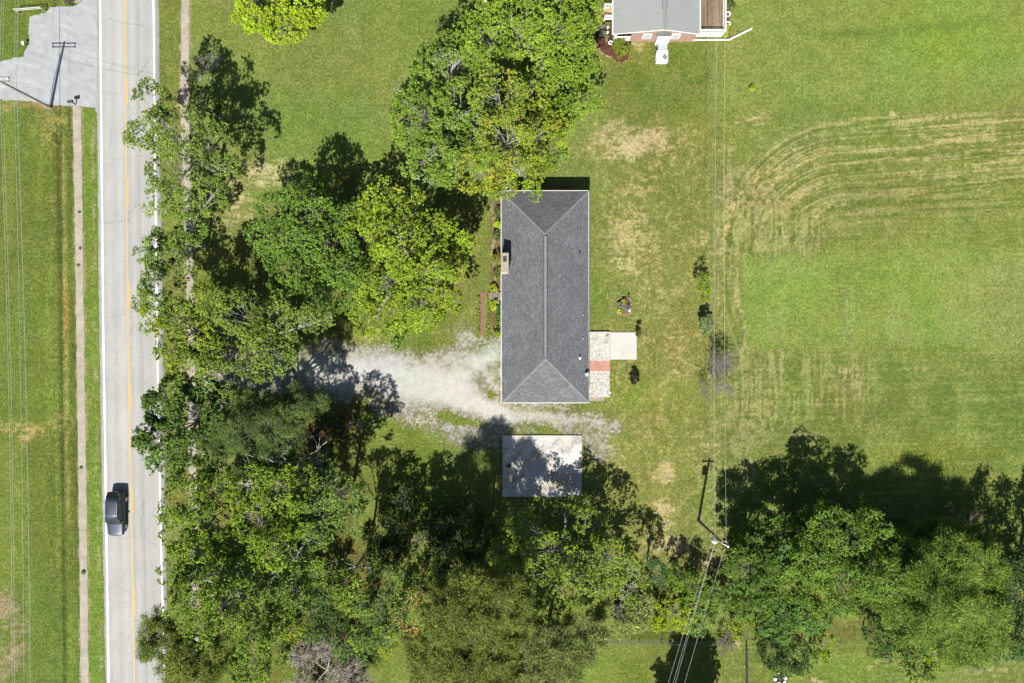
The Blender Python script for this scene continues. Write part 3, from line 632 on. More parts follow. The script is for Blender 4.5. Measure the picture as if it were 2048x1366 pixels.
tree('woodland_tree', 'bright green tree in the middle of the western wood south of the pine', 'tree', [(500, 970, 44, 12.5), (560, 985, 52, 13.0), (520, 1040, 56, 14.0), (580, 1050, 46, 13.0), (600, 960, 34, 11.5), (540, 1090, 42, 12.5)], 'leafy', (.125, .185, .022), 32, trunk=.28, gap=.1)
bare('dead_tree', 'white skeletal dead tree rising among the roadside crowns east of the vehicle', 'tree', 564, 913, 14.8, .75, 33, M('bleached_wood', (.5, .48, .45), .9, .1, 5), 4, .11, 3, (-.15, .1))
tree('woodland_tree', 'thin mixed green tree at the east edge of the western wood', 'tree', [(635, 945, 34, 10.5), (680, 985, 40, 11.0), (645, 1040, 48, 12.0), (705, 1040, 38, 11.0), (600, 1010, 36, 12.0), (730, 985, 22, 9.5)], 'sparse', (.095, .15, .04), 34, trunk=.22, gap=.1)
tree('woodland_tree', 'leafy green tree south of the vehicle along the road', 'tree', [(385, 1135, 44, 12.0), (440, 1150, 50, 12.5), (375, 1205, 44, 11.5), (455, 1215, 56, 13.0), (520, 1245, 48, 12.0), (335, 1145, 24, 11.0), (410, 1265, 38, 11.0), (495, 1290, 38, 10.5)], 'leafy', (.115, .175, .028), 35, trunk=.28, alt=YG, altp=.06, gap=.08)
tree('woodland_tree', 'darker green tree filling the middle of the western wood', 'tree', [(540, 1160, 46, 12.0), (590, 1110, 46, 12.0), (580, 1190, 40, 11.0), (540, 1120, 36, 11.5), (620, 1070, 36, 11.0)], 'sparse', (.09, .145, .03), 36, trunk=.25, gap=.08)
tree('willow_tree', 'feathery olive willow hanging over the road at the bottom of the picture', 'tree', [(330, 1290, 46, 8.5), (390, 1325, 54, 9.5), (440, 1305, 46, 9), (308, 1235, 22, 8), (380, 1370, 50, 9), (300, 1270, 28, 8)], 'willow', (.10, .13, .03), 37, trunk=.26, bark=BARK)
tree('woodland_tree', 'green tree with reddish tips left of the bare brown treetop', 'tree', [(540, 1290, 38, 8.5), (500, 1330, 44, 8), (560, 1250, 34, 8.5), (580, 1260, 26, 8.5, YG)], 'leafy', (.115, .17, .03), 38, trunk=.2, gap=.1)
bare('dead_tree', 'tangled brown leafless treetop at the bottom edge of the wood', 'tree', 662, 1330, 6.0, 1.0, 39, M('grey_brown_twigs', (.25, .225, .19), .9, .2, 5), 6, .16, 4, (-.05, .08), up=.3)
tree('lime_tree', 'small light green tree between the dark hollow and the orange tipped tree', 'tree', [(695, 1165, 38, 11.5), (660, 1125, 30, 11.0), (720, 1200, 36, 10.5), (740, 1140, 24, 10.0), (625, 1150, 24, 11.0)], 'leafy', (.12, .175, .03), 40, trunk=.16, gap=.06)
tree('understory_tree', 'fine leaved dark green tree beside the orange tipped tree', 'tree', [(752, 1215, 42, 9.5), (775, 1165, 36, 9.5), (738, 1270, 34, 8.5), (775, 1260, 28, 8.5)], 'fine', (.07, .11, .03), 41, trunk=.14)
tree('sapling', 'vivid yellow green sapling in the southern hollow', 'tree', [(713, 1268, 18, 4.5, LIME), (722, 1290, 14, 4, LIME), (700, 1295, 14, 3.5, (.1, .17, .05)), (690, 1308, 24, 3.5, (.09, .16, .05)), (728, 1312, 20, 3, (.09, .16, .05))], 'leafy', LIME, 42, trunk=.07)
tree('sapling', 'bright yellow green bush on the edge of the small southern lawn', 'shrub', [(770, 1290, 24, 2), (760, 1265, 18, 2.5)], 'shrub', (.18, .26, .01), 43, trunk=.05, crown='foliage', stem='stem')
tree('gum_tree', 'green tree whose leaf tips are turning orange', 'tree', [(835, 1165, 36, 12.5), (805, 1150, 24, 12.0), (868, 1150, 20, 12.0), (820, 1225, 40, 12.0), (795, 1250, 28, 11.5), (850, 1240, 28, 11.5), (845, 1200, 26, 12.5)], 'sparse', (.12, .18, .035), 44, trunk=.18, alt=(.30, .20, .05), altp=.2)
tree('shadow_fill_tree', 'dark tree with lobes added to deepen the shadow between western wood and concrete pad', 'tree', [(770, 1060, 40, 4), (830, 1090, 44, 3.5), (900, 1110, 44, 3.5), (880, 1050, 34, 3), (760, 1110, 36, 4.5), (805, 1005, 36, 3), (930, 1035, 40, 3), (960, 1090, 40, 3.5)], 'fine', (.035, .055, .014), 45, trunk=.16)  # low dark lobes added so the shadow beside the pad looks solid
tree('cypress_tree', 'streaky olive feathery tree south of the concrete pad', 'tree', [(915, 1235, 62, 13.5), (975, 1275, 70, 14.0), (895, 1305, 58, 13.0), (1005, 1205, 50, 13.5), (945, 1180, 44, 13.0), (960, 1340, 60, 13.0), (880, 1180, 28, 12.0), (860, 1330, 46, 9), (1010, 1340, 56, 10), (840, 1290, 36, 9)], 'willow', (.095, .115, .028), 46, trunk=.3, bark=BARK)
tree('cypress_tree', 'pale grey olive tree hanging over the small southern lawn', 'tree', [(1080, 1300, 56, 10.0), (1150, 1285, 52, 9.5), (1055, 1345, 54, 9.5), (1190, 1255, 34, 9.0), (1135, 1335, 40, 8.5)], 'willow', (.115, .14, .055), 47, trunk=.24, bark=BARK, gap=.12)
tree('poplar_tree', 'large light green tree with visible pale limbs south east of the concrete pad', 'tree', [(1038, 1045, 40, 6.3), (1095, 1110, 58, 7.3), (1180, 1050, 44, 5.8), (1215, 1115, 54, 6.8), (1268, 1145, 32, 5.3), (1150, 1165, 58, 7.3), (1060, 1165, 58, 6.8), (1205, 1180, 46, 5.8), (1010, 1110, 36, 5.8), (1130, 1015, 26, 4.3), (1095, 1215, 44, 5.8), (1170, 1002, 22, 3.8), (1250, 1185, 30, 4.8)], 'sparse', (.135, .19, .035), 48, trunk=.3, alt=(.21, .27, .01), altp=.07, gap=.05)
tree('spruce_tree', 'blue green conifer at the east tip of the wood south of the yard', 'tree', [(1308, 1140, 24, 4.5), (1316, 1158, 18, 4), (1300, 1122, 16, 5)], 'fine', (.05, .10, .04), 49, trunk=.12)
# hedgerow along the fence
for i, (lob, c, sty, lab) in enumerate([
    ([(1345, 1225, 38, 2.5), (1310, 1240, 26, 2.2), (1372, 1245, 22, 2)], (.19, .26, .008), 'shrub', 'vivid yellow green bush where the wires cross the hedgerow'),
    ([(1270, 1235, 30, 2.2), (1250, 1255, 26, 1.8), (1290, 1200, 22, 2.4)], (.16, .2, .07), 'fine', 'pale silvery green bush left of the vivid yellow green one'),
    ([(1380, 1175, 34, 3.2), (1410, 1195, 28, 3), (1360, 1150, 22, 3)], (.09, .15, .02), 'fine', 'mid green bush just below the utility pole gap'),
    ([(1415, 1235, 26, 2.4), (1395, 1255, 18, 2), (1440, 1215, 20, 2.4)], (.10, .165, .05), 'fine', 'soft green bush between the last wire and the fence corner'),
    ([(1470, 1235, 26, 3), (1480, 1262, 20, 2.5)], (.16, .2, .02), 'shrub', 'yellowish bush west of the rounded dark tree'),
    ([(1430, 1180, 20, 3), (1452, 1200, 20, 3)], (.075, .14, .03), 'fine', 'small leafy bush below the last pole, right of the three wires')]):
    tree('hedge_bush', lab, 'bush', lob, sty, c, 60 + i, trunk=.07, group='bushes of the hedgerow by the wire fence', crown='foliage', stem='stem')
bare('dead_bush', 'grey brown bare bush at the corner where the two wire fences meet', 'bush', 1458, 1270, 2.6, 1.0, 70, DEADBARK, 5, .06, 3, up=.4)
bare('dead_bush', 'grey tangle of bare vines left of the silvery hedge bush', 'bush', 1262, 1195, 3.5, 1.0, 71, PALEBARK, 5, .06, 3, up=.4)
# eastern clump
tree('woodland_tree', 'dark tree at the west end of the eastern clump beside the utility pole', 'tree', [(1488, 1140, 46, 7.0), (1480, 1100, 34, 6.0), (1520, 1185, 46, 7.0), (1535, 1120, 38, 7.5), (1510, 1090, 44, 6.5), (1562, 1068, 42, 6.5), (1540, 1160, 44, 6), (1500, 1210, 36, 5.5)], 'fine', (.065, .12, .022), 80, trunk=.25, alt=(.12, .18, .015), altp=.1)
tree('sapling', 'pale blue green crown tip poking up at the west of the eastern clump', 'tree', [(1560, 1108, 16, 8)], 'fine', (.08, .16, .08), 81, trunk=.07)
tree('elm_tree', 'tall fresh green tree in the centre of the eastern clump', 'tree', [(1655, 1070, 54, 6.8), (1620, 1125, 56, 7.3), (1705, 1085, 58, 7.3), (1742, 1052, 38, 5.8), (1685, 1165, 66, 7.8), (1745, 1155, 56, 7.3), (1620, 1185, 50, 6.3), (1590, 1090, 30, 5.3), (1650, 1040, 44, 3.3), (1720, 1045, 40, 2.8), (1610, 1080, 46, 2.8), (1680, 1110, 60, 1.8), (1750, 1090, 44, 2.8)], 'fine', (.09, .155, .025), 82, trunk=.34, alt=(.14, .21, .02), altp=.08)
tree('woodland_tree', 'rounded cool green tree at the foot of the eastern clump', 'tree', [(1565, 1240, 40, 5), (1610, 1225, 40, 5.5), (1540, 1255, 30, 4.5), (1640, 1240, 28, 4.5)], 'fine', (.075, .145, .04), 83, trunk=.2)
tree('willow_tree', 'wide grey olive willow filling the east half of the clump', 'tree', [(1840, 1150, 62, 7.5), (1900, 1115, 54, 7.0), (1965, 1130, 40, 6.5), (1885, 1205, 70, 8.0), (1965, 1210, 56, 7.0), (1820, 1235, 54, 6.5), (1800, 1100, 36, 6.0), (1925, 1280, 52, 5.5), (1780, 1190, 44, 7.0), (1990, 1170, 30, 6.0), (1985, 1270, 34, 4.5), (1870, 1090, 50, 4.0), (1930, 1080, 44, 3.5), (1820, 1110, 50, 3.0), (1900, 1150, 60, 2.5)], 'willow', (.10, .15, .03), 84, trunk=.36, bark=BARK)
tree('holly_tree', 'round dark glossy tree at the south foot of the eastern clump', 'tree', [(1550, 1300, 36, 4.5), (1590, 1310, 34, 4.2), (1570, 1335, 28, 3.5), (1535, 1280, 24, 4)], 'fine', (.042, .075, .02), 85, trunk=.18, bark=BARK)
for i, (lob, c, sty, lab) in enumerate([
    ([(1645, 1290, 26, 2.4), (1640, 1310, 16, 1.6)], (.13, .18, .015), 'shrub', 'olive yellow bush on the south side of the eastern clump'),
    ([(1760, 1285, 32, 3.5), (1750, 1260, 26, 3.5)], (.05, .095, .03), 'fine', 'dark green bush between the olive yellow and the lime bushes'),
    ([(1895, 1300, 32, 3), (1870, 1315, 24, 2.4)], (.19, .26, .006), 'shrub', 'lime bush at the sunny foot of the grey olive willow'),
    ([(1835, 1335, 34, 2.6), (1805, 1320, 28, 2.6), (1860, 1345, 22, 2.2)], (.17, .22, .06), 'fine', 'pale feathery bush lowest in the eastern clump'),
    ([(2010, 1290, 36, 3.2), (1960, 1315, 30, 2.6), (2045, 1280, 34, 3.2)], (.06, .12, .045), 'fine', 'cool green bush at the right edge below the willow'),
    ([(1820, 1290, 30, 3.5), (1850, 1275, 26, 3.5)], (.07, .13, .03), 'fine', 'mid green bush just above the pale feathery bush')]):
    tree('hedge_bush', lab, 'bush', lob, sty, c, 86 + i, trunk=.08, group='bushes at the foot of the eastern clump', crown='foliage', stem='stem')
tree('woodland_tree', 'dark tree at the right picture edge beyond the willow', 'tree', [(2040, 1190, 44, 7), (2060, 1130, 44, 8), (2060, 1250, 40, 6)], 'fine', (.04, .07, .022), 93, trunk=.25)
tree('woodland_tree', 'tall tree past the right edge whose shadow falls on the field', 'tree', [(2115, 1150, 52, 7.5), (2160, 1120, 50, 7.5), (2140, 1200, 60, 8.0)], 'dense', DG, 94, trunk=.3)
bare('dead_tree', 'small white dead treetop above the east end of the willow', 'tree', 1888, 1047, 8.2, .3, 95, DEADBARK, 3, .03, 2, (.02, .05), tw=.01)
tree('lawn_tree', 'dense egg shaped tree past the bottom edge casting a dark shadow on the south lawn', 'tree', [(1390, 1487, 66, 6.3), (1402, 1514, 44, 8.8), (1386, 1478, 58, 4.5)], 'solid', DG, 96, trunk=.3, flat=1.15, base=(1362, 1426))
# north edge
tree('ornamental_tree', 'slim tree past the top edge by the small flag', 'tree', [(930, -20, 14, 2.5), (950, -16, 12, 2.2)], 'shrub', (.05, .08, .02), 97, trunk=.05)
# yard plants
tree('young_tree', 'young yellow green tree alone in the back yard under the wires', 'tree', [(1408, 560, 12, 2.6), (1402, 572, 12, 2.4), (1414, 578, 10, 2.2), (1410, 590, 9, 1.6)], 'sparse', (.14, .19, .015), 101, trunk=.045)
tree('blue_spruce', 'small silvery blue green spruce alone in the back yard', 'tree', [(1412, 642, 11, 1.5), (1406, 652, 10, 1.2), (1418, 652, 11, 1.2), (1412, 660, 10, .9)], 'shrub', (.13, .165, .10), 102, trunk=.05, bark=BARK)
bare('bare_tree', 'grey leafless ornamental tree standing alone in the back yard', 'tree', 1421, 750, 4.4, .8, 103, M('silver_bark', (.15, .14, .13), .9, .2, 5), 5, .08, 4, (.1, .12), up=.5, tw=.009)
tree('shrub', 'small round bright green shrub alone on the east lawn', 'shrub', [(1503.5, 177, 6, .3)], 'shrub', (.16, .24, .02), 104, trunk=.03, crown='foliage', stem='stem')
tree('shrub', 'near black purple leaved shrub beside the ring of dry grass east of the patio', 'shrub', [(1268, 759, 9, .7), (1267, 753, 7, .9)], 'shrub', (.022, .02, .016), 105, trunk=.04, crown='foliage', stem='stem')
tree('sapling', 'tiny dark sapling at the corner of the concrete patio square', 'tree', [(1276, 667, 4.5, .8), (1279, 665, 3.5, 1.6)], 'shrub', (.05, .06, .02), 106, trunk=.025)
tree('juniper_bush', 'spiky olive bush in the tip of the mulch bed at the far house', 'bush', [(1240, 90, 12, 1.0), (1250, 98, 12, .9), (1242, 104, 10, .7)], 'shrub', (.10, .13, .02), 107, trunk=.05, crown='foliage', stem='stem')
for i, (x, y, r, h, c, lab) in enumerate([
    (998, 424, 8, .6, DG, 'dark green shrub furthest north against the shingle roofed house'),
    (997, 448, 8, .6, LIME, 'lime shrub between two dark ones north of the chimney'),
    (997, 470, 9, .6, DG, 'dark green shrub between the lime shrub and the chimney shade'),
    (994, 517, 10, .8, (.11, .13, .02), 'clipped olive shrub beside the chimney'),
    (995, 545, 9, .7, (.09, .13, .02), 'green shrub just south of the chimney base'),
    (988, 577, 7, .5, (.2, .26, .01), 'round yellow green shrub north of the wooden steps'),
    (988, 611, 8, .5, LIME, 'round yellow green shrub south of the wooden steps'),
    (999, 618, 7, .6, (.06, .11, .03), 'dark green shrub against the wall right behind the southern round shrub'),
    (999, 634, 7, .6, (.07, .12, .03), 'dark green shrub midway along the brick path'),
    (999, 649, 7, .5, (.14, .2, .01), 'small lime shrub near the end of the brick path'),
    (997, 663, 9, .7, (.14, .18, .02), 'olive green shrub southernmost against the west wall')]):
    tree('foundation_shrub', lab, 'shrub', [(x, y, r, h)], 'shrub', c, 120 + i, trunk=.03, group='shrubs along the west wall of the house', crown='foliage', stem='stem')
# weeds
for i, (x, y) in enumerate([(160, 496), (157, 530), (162, 935), (167, 1145), (159, 424)]):
    tree('weed', ['green weed in a pavement joint north of the vehicle, upper', 'green weed in a pavement joint north of the vehicle, lower', 'green weed in the pavement level with the back of the vehicle', 'largest weed on the pavement south of the vehicle', 'small weed on the pavement below the entrance lot'][i], 'weed', [(x, y, 1.6 + (i == 3) * 1.6, .06)], 'shrub', (.13, .16, .04), 140 + i, trunk=.01, group='weeds growing in the field side pavement', crown='foliage', stem='stem')
# two border lines of low plants by the brick path
# ------------------------------------------------------------ main house
def shinglemat():
    m, n, b = newmat('grey_shingles')
    uv = n.nodes.new('ShaderNodeUVMap'); uv.uv_map = 'UVMap'
    bk = n.nodes.new('ShaderNodeTexBrick'); bk.inputs['Scale'].default_value = 1; bk.inputs['Brick Width'].default_value = .34; bk.inputs['Row Height'].default_value = .145
    bk.inputs['Mortar Size'].default_value = .012; bk.inputs['Bias'].default_value = -.1
    base = S(141, 144, 148)
    for k, f in (('Color1', .78), ('Color2', 1.2), ('Mortar', .5)): bk.inputs[k].default_value = (*(base * f), 1)
    n.links.new(uv.outputs[0], bk.inputs['Vector'])
    mp = n.nodes.new('ShaderNodeMapping'); mp.inputs['Scale'].default_value = (6.5, 4.5, 1); n.links.new(uv.outputs[0], mp.inputs[0])
    t = n.nodes.new('ShaderNodeTexNoise'); t.inputs['Scale'].default_value = 1; t.inputs['Detail'].default_value = 5; t.inputs['Roughness'].default_value = .75; n.links.new(mp.outputs[0], t.inputs['Vector'])
    r = ramp(n, t.outputs[0], [(.38, .72), (.5, .93), (.58, 1.1), (.66, 1.6)])
    t2 = noise(n, .5, 3, .6); r2 = ramp(n, t2.outputs[0], [(.35, .88), (.65, 1.07)])
    o = mul(n, bk.outputs[0], r.outputs[0]); o = mul(n, o, r2.outputs[0])
    n.links.new(o, b.inputs['Base Color']); b.inputs['Roughness'].default_value = .93; b.inputs['Specular IOR Level'].default_value = .15
    bump(n, b, bk.outputs['Fac'], .4, .01); return m
SHING = shinglemat()
def brickmat(name, c1, c2, mortar, w=.22, h=.075, coord='Object', ms=.01, rot=(0, 0, 0)):
    m, n, b = newmat(name)
    tc = n.nodes.new('ShaderNodeTexCoord'); mp = n.nodes.new('ShaderNodeMapping'); mp.inputs['Rotation'].default_value = rot; n.links.new(tc.outputs[coord], mp.inputs[0])
    bk = n.nodes.new('ShaderNodeTexBrick'); bk.inputs['Scale'].default_value = 1; bk.inputs['Brick Width'].default_value = w; bk.inputs['Row Height'].default_value = h; bk.inputs['Mortar Size'].default_value = ms
    for k, c in (('Color1', c1), ('Color2', c2), ('Mortar', mortar)): bk.inputs[k].default_value = (*c, 1)
    n.links.new(mp.outputs[0], bk.inputs['Vector']); t = noise(n, 2, 5, .7); r = ramp(n, t.outputs[0], [(.3, .8), (.7, 1.15)])
    n.links.new(mul(n, bk.outputs[0], r.outputs[0]), b.inputs['Base Color']); b.inputs['Roughness'].default_value = .9; return m
BRICKW = brickmat('brick_wall', (.3, .16, .11), (.4, .24, .18), (.45, .42, .38), rot=(R(90), 0, 0))
EV = 2.75
def hip_roof():
    a = P(1003, 382, EV); b = P(1177, 382, EV); c = P(1178, 805, EV); d = P(1004, 805, EV)
    rt = 2.3
    e = P(1090, 467, EV + rt); f = P(1091.5, 717, EV + rt)
    return a, b, c, d, e, f
a, b_, c, d, e, f = hip_roof()
hc = (a + c) / 2
house = thing('house', 'long low house with a dark grey shingle hip roof beside the gravel drive', 'house', (hc.x, hc.y, 0))
O = Vector((hc.x, hc.y, 0))
def uvroof(planes, name, mat, parent, th=.09):
    vs = []; fs = []; uvs = []
    for pl_ in planes:
        n0 = len(vs); u = (pl_[1] - pl_[0]).normalized(); nrm = u.cross((pl_[-1] - pl_[0])).normalized(); v = nrm.cross(u)
        vs += [tuple(p) for p in pl_]; fs.append(tuple(range(n0, n0 + len(pl_)))); uvs += [((p - pl_[0]).dot(u) + p.x * 0, (p - pl_[0]).dot(v)) for p in pl_]
    me = bpy.data.meshes.new(name); me.from_pydata(vs, [], fs); L = me.uv_layers.new(name='UVMap')
    for p in me.polygons:
        for li in p.loop_indices: L.data[li].uv = uvs[me.loops[li].vertex_index]
    me.materials.append(mat); o = bpy.data.objects.new(name, me); C.objects.link(o); o.parent = parent
    so_ = o.modifiers.new('thick', 'SOLIDIFY'); so_.thickness = th; so_.offset = -1; return o
A, B, Cc_, D, E, F_ = [q - O for q in (a, b_, c, d, e, f)]
roof = uvroof([(D, Cc_, F_), (Cc_, B, E, F_), (B, A, E), (A, D, F_, E)], 'roof', SHING, house)
# walls
x0, x1 = A.x + .45, B.x - .45; y0, y1 = D.y + .45, A.y - .45
MB().box(x0, x1, y0, y1, -.05, EV - .12).build('wall', BRICKW, house)
SOFF = WHITE
t = MB()
for (p, q, n_) in ((A, B, (0, 1)), (D, Cc_, (0, -1)), (A, D, (-1, 0)), (B, Cc_, (1, 0))):
    if n_[0] == 0: t.box(p.x - .07, q.x + .07, p.y - (.0 if n_[1] > 0 else .08), p.y + (.08 if n_[1] > 0 else 0), EV - .16, EV - .005)
    else: t.box(p.x - (.08 if n_[0] < 0 else 0), p.x + (.08 if n_[0] > 0 else 0), q.y, p.y, EV - .158, EV - .007)
t.build('gutter', M('gutter_white', (.40, .39, .37), .5, .1, 3), house)
MB().box(x0 - .4, x1 + .4, y0 - .4, y1 + .4, EV - .2, EV - .15).build('soffit', WHITE, house)
# hip and ridge caps
CAPM = M('ridge_cap_shingle', S(148, 150, 153), .95, .25, 5)
for p, q in ((A, E), (B, E), (Cc_, F_), (D, F_)):
    t = MB(); n = 34
    for i in range(n):
        u = p.lerp(q, i / n); v = p.lerp(q, (i + 1.02) / n); dr = (v - u).normalized(); s_ = dr.cross(Vector((0, 0, 1))).normalized() * .13
        up = Vector((0, 0, .035)); k = Vector((0, 0, .015))
        t.add([u - s_ - up * .8, u + up + k, u + s_ - up * .8, v - s_ - up * .8, v + up, v + s_ - up * .8], [(0, 3, 4, 1), (1, 4, 5, 2), (0, 1, 2), (3, 5, 4)])
    t.build('hip_cap', CAPM, roof)
MB().box(-.17, .17, F_.y + .25, E.y - .25, E.z - .02, E.z + .075).build('ridge_vent', CAPM, roof, bevel=.02, loc=(E.x * .5 + F_.x * .5, 0, 0))
t = MB()
for s_ in (-1, 1): t.box(s_ * .19 - .035, s_ * .19 + .035, F_.y + .28, E.y - .28, E.z - .11, E.z + .045)
t.build('vent_slot', M('vent_dark', (.015, .015, .016), .8), roof, loc=(E.x * .5 + F_.x * .5, 0, 0))
def roofz(p):  # roof height over local xy
    return EV + 2.3 * min((p[0] - A.x) / (E.x - A.x), (B.x - p[0]) / (B.x - E.x), (A.y - p[1]) / (A.y - E.y), (p[1] - D.y) / (F_.y - D.y), 1)
for i, (px, py, r, h, mt) in enumerate([(1159, 505, .07, .35, BLACK), (1159, 716, .10, .45, WHITE), (1166, 630, .05, .25, STEEL), (1166, 677, .05, .25, STEEL)]):
    q = P(px, py, 3.6) - O; z = roofz(q)
    q = P(px, py, z) - O; z = roofz(q)
    o = MB().lathe([(r * 2, z - .03), (r * 1.2, z + .04), (r, z + .05), (r, z + h), (r * .6, z + h)], 12, (q.x, q.y)).build('vent_pipe', mt, house, smooth=False)
# small low grille row near the ridge
q = P(1082, 520, 4.7) - O
for i in range(4): MB().box(q.x - .03, q.x + .03, q.y - .45 + i * .3, q.y - .3 + i * .3, roofz(q) - .02, roofz(q) + .03).build('roof_clip', BLACK, house)
# dish bracket on the roof edge
q = P(1173, 750, 3.1) - O; z = roofz(q)
an = MB().tube([(q.x, q.y, z - .02), (q.x, q.y, z + .55)], .025).tube([(q.x, q.y, z + .5), (q.x + .25, q.y - .45, z + .55)], .018).tube([(q.x - .18, q.y + .1, z + .55), (q.x + .2, q.y + .05, z + .52)], .018)
anr = an.build('antenna', STEEL, house)
# dish
vs = []; 
t = MB().lathe([(.02, 0), (.12, .02), (.2, .06), (.25, .11), (.24, .12), (.1, .035)], 14); t.build('dish', STEEL, anr, loc=(q.x, q.y, z + .5))
# windows / doors on the east & west walls
for sx, xx in ((1, x1), (-1, x0)):
    for yy in (-9.5, -5.5, -.5, 4, 8.5):
        w_ = MB().box(xx - .04, xx + .04, yy - .75, yy + .75, .95, 2.2).build('window', WHITE, house)
        MB().box(xx + sx * .035, xx + sx * .05, yy - .66, yy + .66, 1.04, 2.11).build('pane', GLASS, w_)
dr = MB().box(x1 - .03, x1 + .05, -8.1, -7.1, .1, 2.15).build('door', WHITE, house); MB().tube([(x1 + .05, -7.2, 1.05), (x1 + .12, -7.2, 1.05)], .03).build('handle', STEEL, dr)
dr = MB().box(x0 - .05, x0 + .03, -.6 + 0, .4, .15, 2.15).build('front_door', M('door_brown', (.12, .05, .03)), house); MB().tube([(x0 - .12, .25, 1.05), (x0 - .05, .25, 1.05)], .03).build('handle', STEEL, dr)
# chimney
cp0 = P(1001.5, 505.5, 5.3) - O; cp1 = P(1017.5, 545, 5.3) - O
chim = MB().box(cp0.x + .05, cp1.x - .05, cp1.y + .05, cp0.y - .05, 0, 5.2).build('chimney', brickmat('chimney_brick', (.32, .22, .16), (.42, .31, .24), (.5, .46, .4), rot=(R(90), 0, 0)), house)
MB().box(cp0.x, cp1.x, cp1.y, cp0.y, 5.2, 5.32).build('chimney_cap', M('cap_concrete', S(196, 186, 164), .95, .2, 5), chim, bevel=.02)
cx = (cp0.x + cp1.x) / 2; cy = (cp0.y + cp1.y) / 2 + .35
MB().box(cx - .22, cx + .22, cy - .3, cy + .3, 5.32, 5.42).build('flue_collar', M('flue_grey', (.1, .1, .1)), chim)
MB().box(cx - .16, cx + .16, cy - .24, cy + .24, 5.4, 5.44).build('flue_opening', BLACK, chim)

# patio
def flagmat():
    m, n, b = newmat('flagstone')
    vo = n.nodes.new('ShaderNodeTexVoronoi'); vo.feature = 'DISTANCE_TO_EDGE'; vo.inputs['Scale'].default_value = 3.0
    v2 = n.nodes.new('ShaderNodeTexVoronoi'); v2.inputs['Scale'].default_value = 3.0
    tc = n.nodes.new('ShaderNodeTexCoord'); n.links.new(tc.outputs['Object'], vo.inputs['Vector']); n.links.new(tc.outputs['Object'], v2.inputs['Vector'])
    r = ramp(n, vo.outputs['Distance'], [(.02, S(150, 148, 136)), (.06, S(243, 242, 233))])
    hs = n.nodes.new('ShaderNodeSeparateColor'); n.links.new(v2.outputs['Color'], hs.inputs[0]); r2 = ramp(n, hs.outputs[0], [(0, .86), (1, 1.06)])
    t = noise(n, .7, 5, .7); r3 = ramp(n, t.outputs[0], [(.38, (.93, .9, .83)), (.55, (1, 1, 1))])
    o = mul(n, r.outputs[0], r2.outputs[0]); o = mul(n, o, r3.outputs[0]); n.links.new(o, b.inputs['Base Color']); b.inputs['Roughness'].default_value = .9; return m
def slab(name, x0, y0, x1, y1, z0, z1, mat, label, cat=None, kind=None, parent=None, bevel=0):
    p = P(x0, y0, z1); q = P(x1, y1, z1)
    o = MB().box(p.x, q.x, q.y, p.y, z0, z1).build(name, mat, parent, bevel=bevel); return tag(o, label, cat, kind=kind)
pt = thing('patio', 'crazy paved patio with a red brick band along the east side of the house', 'patio', tuple(P(1200, 730)))
def pslab(name, x0, y0, x1, y1, z1, mat, label=None):
    p = P(x0, y0, z1) - pt.location; q = P(x1, y1, z1) - pt.location
    o = MB().box(p.x, q.x, q.y, p.y, -.1, z1).build(name, mat, pt)
    if label: o['label'] = label
    return o
FL = flagmat()
PINK = brickmat('patio_brick', S(226, 158, 140), S(214, 140, 124), S(224, 184, 168), w=.2, h=.1)
pslab('flagstone_panel', 1160, 665.5, 1218.6, 721.5, .25, FL); pslab('flagstone_panel', 1160, 742.3, 1217, 792.5, .25, FL); pslab('brick_band', 1160, 721.6, 1219.5, 742.2, .252, PINK)
EDG = M('patio_edge', S(232, 226, 212), .9, .1, 4)
pslab('edging', 1160, 663.5, 1220.3, 665.4, .26, EDG); pslab('edging', 1218.7, 665.5, 1220.3, 721.5, .26, EDG); pslab('edging', 1160, 792.6, 1220.3, 794.6, .26, EDG); pslab('edging', 1217.1, 742.3, 1219.2, 792.5, .262, EDG)
pslab('step', 1160, 794.8, 1208, 802, .08, M('step_concrete', S(192, 178, 160), .95, .2, 3))
pslab('rust_tile', 1211, 667.2, 1217, 672.5, .262, M('rusty_tile', S(190, 148, 112), .9, .2, 8))
PATC = M('patio_concrete', S(240, 238, 230), .9, .05, 1.2, big=.1)
slab('concrete_square', 1220.6, 664.5, 1273.5, 719, -.1, .1, PATC, 'square pale concrete slab joined to the east of the crazy paving', 'slab', bevel=.02)
# big pad
def padmat():
    m, n, b = newmat('pad_concrete')
    t = noise(n, .45, 6, .7); r = ramp(n, t.outputs[0], [(.33, S(200, 168, 126)), (.42, S(234, 226, 208)), (.54, S(246, 246, 240))])
    t2 = noise(n, .6, 7, .75, vec=(1, 1, 3)); r2 = ramp(n, t2.outputs[0], [(.36, .5), (.42, .8), (.48, 1.0)])
    t3 = noise(n, 9, 5, .8); r3 = ramp(n, t3.outputs[0], [(.3, .84), (.7, 1.1)])
    vo = n.nodes.new('ShaderNodeTexVoronoi'); vo.feature = 'DISTANCE_TO_EDGE'; vo.inputs['Scale'].default_value = .5
    nz = noise(n, 1.6, 5, .7); ad = n.nodes.new('ShaderNodeMix'); ad.data_type = 'VECTOR'; ad.inputs[0].default_value = .35; tc = n.nodes.new('ShaderNodeTexCoord')
    n.links.new(tc.outputs['Object'], ad.inputs[4]); n.links.new(nz.outputs['Color'], ad.inputs[5]); n.links.new(ad.outputs[1], vo.inputs['Vector'])
    r4 = ramp(n, vo.outputs['Distance'], [(0, .5), (.009, 1.0)])
    o = mul(n, r.outputs[0], r2.outputs[0]); o = mul(n, o, r3.outputs[0]); o = mul(n, o, r4.outputs[0]); n.links.new(o, b.inputs['Base Color']); b.inputs['Roughness'].default_value = .9; bump(n, b, t3.outputs[0], .3, .01); return m
